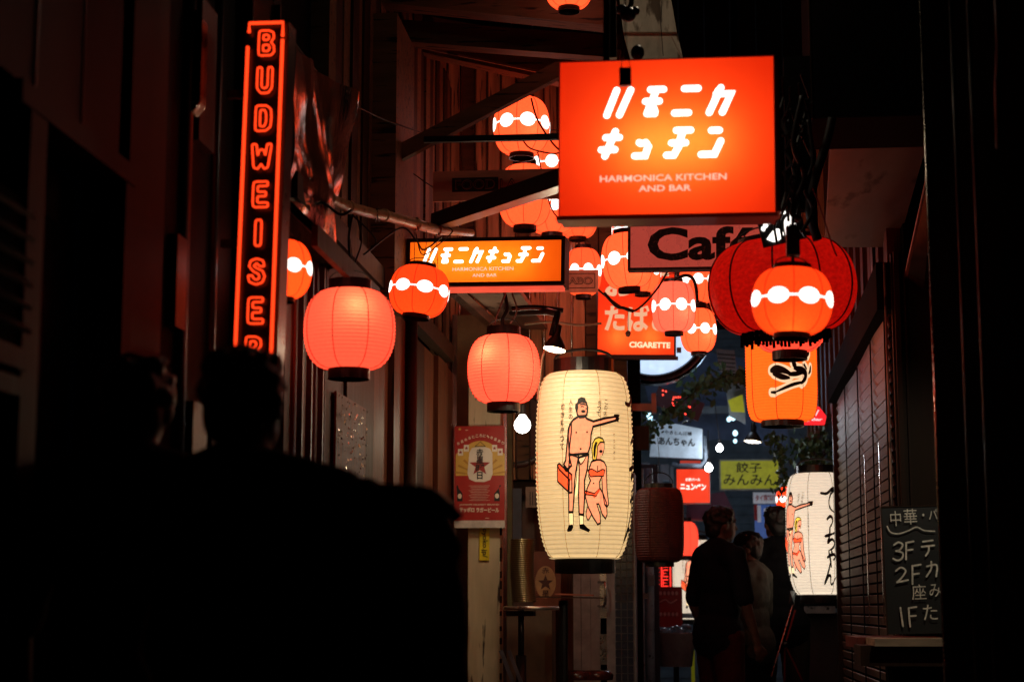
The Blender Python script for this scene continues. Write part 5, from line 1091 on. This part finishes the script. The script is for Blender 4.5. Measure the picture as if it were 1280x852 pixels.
# tiled pillar
t = thing('tiled_pillar', 'narrow pillar of small dark glazed tiles with pale joints right of the doorway', 'pillar', tuple(P(781, 740, 10.8)))
a = P(769, 852, 10.8); b = P(793, 590, 10.8); m = MB(); m.b2((a.x, 10.82, 0), (b.x, 11.1, b.z)); m.build('core', mat('pale_joint', (.20, .20, .22), .7), t)
tl = MB().box((0, 0, 0), (.031, .012, .040)).mesh('tile', mat('dark_glazed_tile', (.03, .035, .055), .22, bump=.02))
base = ORG[t.name][0]; z = .55
row = 0
while z < b.z:
    for c_ in range(3):
        xx = a.x + .02 + c_ * .0375
        inst('tile', tl, t, Vector((xx, 10.816, z)) - base)
    z += .0475; row += 1
t = thing('blue_grey_pipes', 'upright blue grey pipes right of the tiled pillar', 'pipes', tuple(P(805, 740, 12.5)))
for x, r_, Y in ((797, .022, 12.4), (804, .012, 12.6), (812, .034, 12.9), (789, .02, 11.6)):
    q = P(x, 760, Y); m = MB(); m.tube([(q.x, Y, 0), (q.x, Y, P(x, 585, Y).z)], r_, 12); m.build('pipe', gpaint, t, True)
for q in ((799, 741, 812, 748, 12.3), (810, 718, 818, 732, 12.8)): m = MB(); pbox(m, *q, .05); m.build('pipe_clip', siding, t)
m = MB(); pbox(m, 793, 580, 822, 900, 13.4, .05); m.build('back_panel', mat('slate_wall', (.05, .06, .08), .7), t)

# chalkboard and shelf
t = thing('chalkboard', 'blackboard menu in white chalk listing 3F, 2F and 1F, cut by the near wall', 'chalkboard', tuple(P(1140, 710, 8.2)), (0, R(-1.2), 0)); k = kx(1140, 710, 8.2)
m = MB(); m.box((22 * k, .02, -2 * k), (112 * k, .02, 160 * k)); m.build('slate', mat('slate_board', (.007, .0075, .0065), .6, var=.3, scale=6, bump=.05), t, local=True)
m = MB(); m.box((-34.5 * k, .018, -2 * k), (1.5 * k, .03, 162 * k)); m.box((22 * k, .018, 79 * k), (112 * k, .03, 1.5 * k)); m.build('rim', wood_d, t, local=True)
chalk = mat('chalk', (.75, .72, .60), .9, var=.35, scale=60, bump=0)
I = Ink(); W_ = lambda x, y: ((1030 + x / 3.13 - 1140) * k, (710 - (580 + y / 3.13)) * k)
def ch(s_, x, y, w_, h_, off=.0): u, v = W_(x, y); I.text(s_, u, v, w_ / 3.13 * k, h_ / 3.13 * k, .012, off, R(1))
def cs(pts, w_=7): I.stroke([W_(*p) for p in pts], w_ / 3.13 * k, .012)
ch('中', 290, 208, 42, 60); ch('華', 348, 202, 52, 62); ch('・パ', 425, 195, 60, 40)
cs([(255, 238), (268, 262), (300, 268), (340, 256), (370, 244), (400, 258), (440, 262)], 5)
cs([(278, 312), (296, 302), (312, 312), (300, 332), (285, 336)]); cs([(285, 336), (310, 345), (306, 366), (288, 374), (272, 366)])
cs([(326, 305), (324, 340), (322, 370)]); cs([(326, 305), (355, 300)]); cs([(325, 335), (350, 332)])
cs([(392, 302), (430, 298)]); cs([(386, 322), (435, 318)]); cs([(414, 322), (412, 340), (400, 358)])
cs([(280, 415), (300, 402), (318, 415), (305, 438), (282, 460)]); cs([(282, 460), (325, 452)])
cs([(345, 396), (344, 430), (342, 468)]); cs([(345, 397), (378, 392)]); cs([(344, 430), (370, 427)])
cs([(402, 400), (440, 396), (436, 440)]); cs([(420, 382), (418, 410), (398, 440)])
ch('座', 365, 500, 56, 60); ch('み', 428, 495, 44, 50)
cs([(290, 560), (293, 600), (296, 632)]); cs([(322, 562), (322, 600), (324, 634)]); cs([(322, 562), (352, 558)]); cs([(322, 594), (348, 592)]); ch('た', 405, 580, 56, 60)
I.build('chalk_writing', chalk, t, flat)
t = thing('stand_in_lamp', 'small hooded lamp fixed behind the near wall corner, lighting the chalkboard', 'lamp', (1.16, 7.0, 2.3))  # unseen lamp added to light the chalkboard and ledge
m = MB(); m.lathe([(.05, 0), (.045, .04), (.02, .09), (.004, .10)], n=24, caps=False); m.build('shade', black, t, True, local=True)
m = MB(); m.ell((0, 0, .02), (.02, .02, .022)); m.build('bulb', glow('stand_in_bulb', (1, .85, .6), 4), t, True, local=True)
m = MB(); m.tube([(0, 0, .1), (0, 0, .3), (.1, 0, .3)], .008, 8); m.build('arm', black, t, local=True)
l = bpy.data.lights.new('bulb_light', 'SPOT'); l.energy = 27; l.color = (1, .9, .7); l.spot_size = R(85); l.spot_blend = .6; l.shadow_soft_size = .02; lo = bpy.data.objects.new('bulb_light', l); link(lo, t); lo.rotation_euler = (R(52), 0, R(6))
t = thing('wall_ledge', 'pale edged wooden ledge below the chalkboard', 'ledge', tuple(P(1120, 800, 8.8)))
m = MB(); a = P(1088, 806, 8.1); b = P(1170, 797, 8.1); m.b2((a.x, 7.9, a.z), (b.x + .2, 8.3, b.z)); m.build('top', mat('worn_pale_ledge', (.40, .30, .2), .5, scale=14, stretch=(.2, 1, 1), spots=.3), t)
m = MB(); a = P(1064, 808, 8.6); b = P(1170, 795, 8.6); m.b2((a.x, 8.31, a.z), (b.x, 8.9, b.z)); m.build('red_edge', mat('red_brown_edge', (.16, .03, .02), .4), t)
m = MB(); pbox(m, 1076, 806.5, 1180, 832, 7.95, .3); m.build('box_under', wood_d, t)
m = MB(); pbox(m, 1118, 833, 1180, 900, 8.0, .3); m.build('dark_base', matte, t)

# ================================================================== BAMBOO, CABLES
t = thing('bamboo_pole', 'lashed bamboo pole running from the vertical neon down to the small orange sign', 'pole', tuple(P(480, 265, 7.3)))
bp = [(345, 222, 6.2), (372, 235, 6.4), (412, 248, 6.7), (436, 259, 6.9), (470, 268, 7.1), (480, 269, 7.2), (520, 280, 7.5), (546, 287, 7.8), (590, 291, 8.1)]
bpp = [P(*q) for q in bp]
m = MB(); m.tube(bpp, [.012, .020, .0215, .0235, .0215, .0235, .024, .023, .016], 12); m.build('cane', bamboo, t, True)
for i in (2, 3, 5, 6, 7): m = MB(); m.tube([bpp[i] - (bpp[i + 1] - bpp[i]).normalized() * .006, bpp[i] + (bpp[i + 1] - bpp[i]).normalized() * .006], .0285, 12); m.build('node', bamboo, t, True)
for i in (1, 4, 6, 7):
    c_ = bpp[i]; m = MB(); m.tube([c_ + Vector((.012 * math.sin(a_ * .3), .029 * math.cos(a_), .029 * math.sin(a_))) for a_ in [q * .6 for q in range(24)]], .003, 5); m.build('lashing', cable_m, t)
def cable(label, pts, Y, r=.004, m_=cable_m, sm=True):
    Ys = Y if isinstance(Y, (list, tuple)) else [Y] * len(pts)
    q = smooth([tuple(P(x, y, Yy)) for (x, y), Yy in zip(pts, Ys)], 8) if sm else [P(x, y, Yy) for (x, y), Yy in zip(pts, Ys)]
    t = thing('cable', label, 'cable', tuple(q[0]), group='cables strung through the lane'); MB().tube(q, r, 6).build('wire', m_, t, True)
cable('thick black cable sagging under the bamboo from its left lashing', [(372, 235), (360, 262), (398, 252), (425, 268), (440, 262)], 6.5, .006)
cable('black cable looping under the bamboo towards the small orange sign', [(440, 268), (470, 300), (455, 318), (500, 285), (520, 300), (530, 312), (552, 296)], 7.0, .004)
cable('cable hanging from the bamboo to the larger pink lantern', [(442, 262), (436, 300), (440, 340), (437, 352)], 7.0, .006)
cable('cable bundle dropping to the larger pink lantern from the bamboo, right strand', [(444, 262), (452, 300), (444, 330), (446, 352)], 7.0, .004)
cable('loop of wire in front of the left end of the small orange sign', [(520, 292), (528, 318), (548, 306), (565, 290), (560, 284)], 7.7, .003)
cable('thin wire hanging from the bamboo end over the small orange sign', [(518, 290), (518, 330)], 7.6, .0015)
cable('thin wire hanging right of it over the small orange sign', [(545, 296), (548, 345)], 7.6, .0015)
cable('long thin cable sloping over the foil sheet to the plank wall', [(340, 8), (362, 45), (415, 110), (470, 145), (540, 170)], [6.2, 6.4, 7, 7.8, 8.6], .004)
cable('faint cable sloping down from the plank wall to the bamboo end', [(500, 205), (560, 245), (620, 262)], 8.9, .003)
cable('black cable drooping across the banded lanterns beside the big sign', [(664, 123), (672, 150), (690, 178), (702, 190)], 8.45, .005)
cable('black cable drooping below the topmost whole banded lantern', [(654, 176), (664, 186), (690, 192), (702, 190)], 8.4, .004)
cable('cable running from below the upper lanterns to the cafe sign', [(672, 190), (690, 262), (718, 280), (745, 274), (765, 262)], 9.0, .004)
cable('black festoon cable from the small board ABO sagging to the cafe sign', [(748, 362), (760, 372), (785, 388), (800, 384), (822, 360), (838, 332)], 9.4, .006)
cable('cable knot sagging left part over the tobacco sign', [(755, 366), (770, 382), (780, 385), (792, 389)], 9.38, .010)
cable('thin cord with a small wooden tag in front of the tobacco sign', [(785, 389), (785, 415)], 9.4, .002)
cable('cable running right from the rose lantern to the dark red lantern', [(842, 350), (858, 344), (868, 352), (872, 378)], 9.6, .010)
cable('cable crossing below the smaller orange sign', [(640, 386), (668, 384), (704, 388)], 8.9, .014)
cable('pale twisted cord left of the cream lantern top', [(697, 400), (680, 440), (676, 460), (672, 500)], 8.9, .006, mat('tan_cord', (.30, .22, .14), .7))
cable('pale cord crossing under the small orange sign', [(655, 405), (690, 402), (722, 406), (752, 404)], 9.9, .007, bpy.data.materials['tan_cord'])
cable('knotted black cables hanging beside the big red sign', [(1003, 120), (992, 180), (1006, 220), (990, 262), (1000, 275)], 6.6, .012)
cable('thick black cable bundle in front of the pale boards', [(1040, 148), (1034, 175), (1020, 220), (1012, 262), (1022, 300)], 6.9, .020)
cable('red cord hanging over the big dark red lantern', [(1016, 235), (1026, 262), (1040, 305), (1046, 320)], 6.6, .003, mat('red_cord', (.3, .02, .01), .5, bump=0))
cable('twisted cable left of the thick bundle by the pale boards', [(1010, 150), (1016, 200), (1006, 235), (1016, 262), (1002, 290)], 6.8, .008)
cable('wires hanging below the small orange sign to the smaller pink lantern', [(630, 362), (634, 385), (628, 400), (630, 412)], 8.8, .010)
cable('second wire down to the smaller pink lantern', [(640, 366), (646, 388), (638, 404)], 8.8, .005, sheet)
cable('third wire down to the smaller pink lantern', [(632, 366), (622, 392), (616, 412)], 8.75, .005, steel)
t = thing('wooden_tag', 'small round wooden tag hanging in front of the tobacco sign', 'tag', tuple(P(785, 417, 9.4)))
m = MB(); m.ell(P(785, 417, 9.4), (.015, .006, .018), None, 12, 8); m.build('tag', sheet, t, True)
t = thing('cable_clutter', 'tangle of black cables and clips right of the big red sign', 'cables', tuple(P(1000, 200, 6.8)))
m = MB()
for i in range(26):
    x, y = random.gauss(995, 8), random.uniform(80, 262); m.tube([P(x, y, 6.8), P(x + random.uniform(-12, 12), y + random.uniform(10, 30), 6.85), P(x + random.uniform(-10, 10), y + random.uniform(30, 50), 6.8)], .006, 5)
tag(m.build('strands', cable_m, t), kind='stuff')
m = MB(); pbox(m, 984, 70, 1012, 262, 7.0, .06); m.build('black_board', matte, t)

# ================================================================== PEOPLE
def remesh(name, mb, voxel, m_, parent, sm=4, disp=0):
    me = mb.mesh('tmp'); o = bpy.data.objects.new('tmp', me); C.objects.link(o)
    r = o.modifiers.new('r', 'REMESH'); r.mode = 'VOXEL'; r.voxel_size = voxel; r.use_smooth_shade = True
    s_ = o.modifiers.new('s', 'SMOOTH'); s_.iterations = sm; s_.factor = .5
    n = bpy.data.meshes.new_from_object(o.evaluated_get(bpy.context.evaluated_depsgraph_get())); n.name = name
    bpy.data.objects.remove(o); bpy.data.meshes.remove(me)
    if disp:
        for v in n.vertices: v.co += Vector(v.normal) * disp * noise.noise(v.co * 28)
    n.materials.clear(); n.materials.append(m_); n.polygons.foreach_set('use_smooth', [True] * len(n.polygons))
    o = bpy.data.objects.new(name, n); link(o, parent); return o
def limb(m, pts, rs, n=14):
    for a_, b_, r1, r2 in zip(pts[:-1], pts[1:], rs[:-1], rs[1:]): m.caps(a_, b_, r1, r2, n)
def hand(m, w, d, side, s):
    """palm, four unequal curled fingers and a thumb, hanging from the wrist w along d"""
    w = Vector(w); d = Vector(d).normalized(); f = Vector((0, 1, 0)); lat = Vector((side, 0, 0))
    m.caps(w, w + d * .045 * s, .022 * s, .026 * s); 
    for j, L_ in enumerate((.068, .076, .070, .056)):
        off = f * (.024 - .016 * j) * s; a_ = w + d * .075 * s + off; m.caps(w + d * .04 * s + off, a_, .014 * s, .012 * s, 8)
        b_ = a_ + (d * .8 - lat * .35) .normalized() * L_ * .5 * s; c_ = b_ + (d * .5 - lat * .8).normalized() * L_ * .45 * s
        m.caps(a_, b_, .0105 * s, .0095 * s, 8); m.caps(b_, c_, .0095 * s, .008 * s, 8)
    a_ = w + d * .025 * s + f * .022 * s; b_ = a_ + (d * .6 + f * .7).normalized() * .04 * s; m.caps(a_, b_, .013 * s, .011 * s, 8); m.caps(b_, b_ + (d + f * .2).normalized() * .03 * s, .011 * s, .009 * s, 8)
def person(label, loc, H, face=0, head=0, tilt=0, arms=None, top=cloth_k, bottom=cloth_k, sleeve=.55, hairk='short', cap=None, voxel=.011, lean=0, legs=None, wide=1.0, hat=None):
    s = H / 1.72; t = thing('person', label, 'person', loc, (0, 0, face)); V = lambda x, y, z: Vector((x * wide * s, (y + lean * max(0, z - .9)) * s, z * s))
    arms = arms or [[(-.20, 0, 1.42), (-.255, -.02, 1.13), (-.27, .06, .88)], [(.20, 0, 1.42), (.255, -.02, 1.13), (.27, .06, .88)]]
    legs = legs or [[(-.09, 0, .92), (-.10, .02, .49), (-.11, -.01, .09)], [(.09, 0, .92), (.10, .02, .49), (.11, -.01, .09)]]
    def torso(m, e):
        m.ell(V(0, 0, 1.30), ((.165 * wide + e) * s, (.105 + e) * s, (.19 + e) * s)); m.ell(V(0, 0, 1.10), ((.145 * wide + e) * s, (.100 + e) * s, (.20 + e) * s)); m.ell(V(0, -.01, .95), ((.165 * wide + e) * s, (.12 + e) * s, (.14 + e) * s))
        m.caps(V(-.155, -.01, 1.415), V(.155, -.01, 1.415), (.062 + e) * s, (.062 + e) * s); m.caps(V(0, -.02, 1.40), V(0, 0, 1.48), (.09 + e) * s, (.06 + e) * s)
        for q in (-1, 1): m.caps(V(q * .03, -.02, 1.47), V(q * .16, -.01, 1.43), (.05 + e) * s, (.05 + e) * s)
    hc = V(0, .025, 1.615); MT = Matrix.Rotation(head, 3, 'Z') @ Matrix.Rotation(tilt, 3, 'X'); hp = lambda x, y, z: hc + MT @ (Vector((x, y, z)) * s)
    b = MB(); torso(b, 0); b.caps(V(0, -.01, 1.44), hc + Vector((0, -.005, -.04)) * s, .058 * s, .055 * s)
    b.ell(hc + MT @ Vector((0, -.005, .01)) * s, (.074 * s, .093 * s, .100 * s), MT); b.ell(hp(0, .025, -.045), (.058 * s, .062 * s, .062 * s), MT); b.ell(hp(0, .055, -.085), (.026 * s, .024 * s, .022 * s), MT)
    b.caps(hp(0, .088, .01), hp(0, .104, -.022), .008 * s, .013 * s, 8); b.ell(hp(0, .086, -.052), (.022 * s, .012 * s, .008 * s), MT); b.ell(hp(0, .085, -.064), (.02 * s, .012 * s, .007 * s), MT); b.caps(hp(-.03, .086, .035), hp(.03, .086, .035), .010 * s, .010 * s, 8)
    for q in (-1, 1): b.ell(hp(q * .078, -.005, -.005), (.010 * s, .020 * s, .032 * s), MT)
    for q, A in zip((-1, 1), arms):
        A = [V(*p_) for p_ in A]; limb(b, A, [.048 * s, .038 * s, .026 * s]); hand(b, A[-1], A[-1] - A[-2], q, s)
    for q, A in zip((-1, 1), legs):
        A = [V(*p_) for p_ in A]; limb(b, A, [.085 * s, .055 * s, .038 * s]); b.caps(A[-1] + Vector((0, -.03, -.03)) * s, A[-1] + Vector((q * .02, .13, -.045)) * s, .035 * s, .028 * s)
    remesh('body', b, voxel, skin, t)
    m = MB(); torso(m, .016)
    for A in arms:
        A = [V(*p_) for p_ in A]; e = A[0].lerp(A[1], min(1, sleeve * 1.6)); 
        if sleeve: m.caps(A[0], e, .066 * s, .062 * s)
        if sleeve > .8: m.caps(A[1], A[1].lerp(A[2], .9), .056 * s, .045 * s)
    m.ell(V(0, -.01, .95), ((.165 * wide + .028) * s, .150 * s, .16 * s)); m.caps(V(-.07, -.01, .90), V(.07, -.01, .90), .125 * s, .125 * s); remesh('shirt', m, voxel * 1.1, top, t, 3, .004)
    m = MB(); m.ell(V(0, -.01, .93), ((.165 * wide + .016) * s, .135 * s, .13 * s))
    for A in legs: A = [V(*p_) for p_ in A]; limb(m, A, [.108 * s, .080 * s, .070 * s])
    remesh('trousers', m, voxel * 1.1, bottom, t, 3, .004)
    m = MB(); 
    for q, A in zip((-1, 1), legs): a_ = V(*A[-1]); m.caps(a_ + Vector((0, -.04, -.035)) * s, a_ + Vector((q * .02, .15, -.05)) * s, .046 * s, .038 * s)
    remesh('shoes', m, voxel * 1.1, black, t)
    m = MB(); m.ell(hc + MT @ Vector((0, -.018, .030)) * s, (.084 * s, .096 * s, .098 * s), MT); m.ell(hp(0, -.05, -.02), (.07 * s, .055 * s, .07 * s), MT); m.ell(hp(0, .02, .075), (.068 * s, .07 * s, .045 * s), MT)
    for q in range(60):
        a_ = random.uniform(0, 2 * PI); zz = random.uniform(.0, .1); rr = math.sqrt(max(0, 1 - ((zz - .03) / .1) ** 2)); c_ = hp(.084 * rr * math.cos(a_), -.018 + .09 * rr * math.sin(a_), zz + .01)
        if (MT.transposed() @ (c_ - hc)).y < .06 * s: m.ell(c_, (.014 * s, .014 * s, .014 * s), None, 8, 6)
    remesh('hair', m, voxel * .8, hair, t, 2, .006)
    if hat:
        m = MB(); m.ell(hp(0, -.005, .055), (.088 * s, .105 * s, .078 * s), MT); a_ = hp(0, .06, .055)
        m.ell(hp(0, .135, .045), (.065 * s, .075 * s, .009 * s), MT); remesh('cap', m, .007, hat, t)
    return t
Yp = 11.2
def foot(x, Y): q = P(x, 760, Y); return (q.x, Y, 0)
p1 = person('man in a navy shirt and dark red trousers standing in the lane, face turned right', foot(899, Yp + .5), 1.80, R(-58), R(-10), 0,
   [[(-.19, 0, 1.42), (-.25, -.03, 1.13), (-.22, .05, .90)], [(.20, 0, 1.42), (.25, .03, 1.13), (.23, .12, .89)]], cloth_n, cloth_r, .55, wide=1.0)
p2 = person('person in a dark cap and beige shirt facing left between the two men', foot(940, 12.4), 1.66, R(60), R(22), R(-4), [[(-.19, 0, 1.42), (-.22, .05, 1.13), (-.12, .22, 1.0)], [(.19, 0, 1.42), (.23, .02, 1.13), (.18, .14, .92)]], cloth_b, cloth_k, .55, hat=cloth_k)
p3 = person('broad man in a black sleeveless shirt seen from behind, beside the white lantern', foot(973, 12.9), 1.865, R(6), R(18), 0, [[(-.21, 0, 1.42), (-.27, -.02, 1.13), (-.30, .10, .88)], [(.21, 0, 1.42), (.25, .05, 1.13), (.12, .26, 1.1)]], cloth_k, cloth_g, 0, wide=1.12)
p4 = person('dark silhouette of the left hand person in the foreground, seen from behind', foot(158, 3.9), 1.71, R(-4), R(10), 0, None, cloth_k, cloth_k, .6, wide=1.0)
p5 = person('dark silhouette of the right hand person in the foreground, below the vertical neon', foot(296, 3.4), 1.648, R(-6), R(-8), 0, [[(-.20, 0, 1.42), (-.25, -.02, 1.13), (-.22, .12, .93)], [(.20, 0, 1.42), (.29, -.02, 1.16), (.26, .12, .95)]], cloth_k, cloth_k, .9, wide=1.05)
# glasses of the man in navy
m = MB(); hcx = Vector(foot(899, Yp + .5)) + Vector((0, .026, 1.69))
d = Matrix.Rotation(R(-68), 3, 'Z')
m.tube([hcx + d @ Vector((.075, .0, .02)), hcx + d @ Vector((.07, .10, .022)), hcx + d @ Vector((0, .118, .02)), hcx + d @ Vector((-.07, .10, .022))], .0035, 6); m.build('glasses', black, p1)
t = thing('shoulder_bag', 'black bag slung on the near silhouette, its top just catching red light', 'bag', tuple(P(520, 740, 3.3)))
m = MB(); o0 = P(520, 740, 3.3); L3 = lambda x, y: P(x, y, 3.3) - o0
m.ell(L3(522, 690), (.085, .07, .085)); m.ell(L3(538, 640), (.030, .04, .055)); m.ell(L3(500, 655), (.05, .05, .06)); m.ell(L3(478, 680), (.07, .07, .09)); m.ell(L3(520, 860), (.098, .09, .36)); m.ell(L3(540, 790), (.066, .08, .19)); m.ell(L3(455, 700), (.08, .08, .16)); m.ell(L3(432, 850), (.10, .09, .30))
remesh('bag_body', m, .014, cloth_k, t, 5, .006)
m = MB(); m.tube(smooth([tuple(P(x, y, 3.28)) for x, y in ((462, 612), (500, 612), (540, 618), (574, 648))], 6), .012, 10); m.build('strap', mat('brown_leather', (.05, .018, .012), .45), t, True)
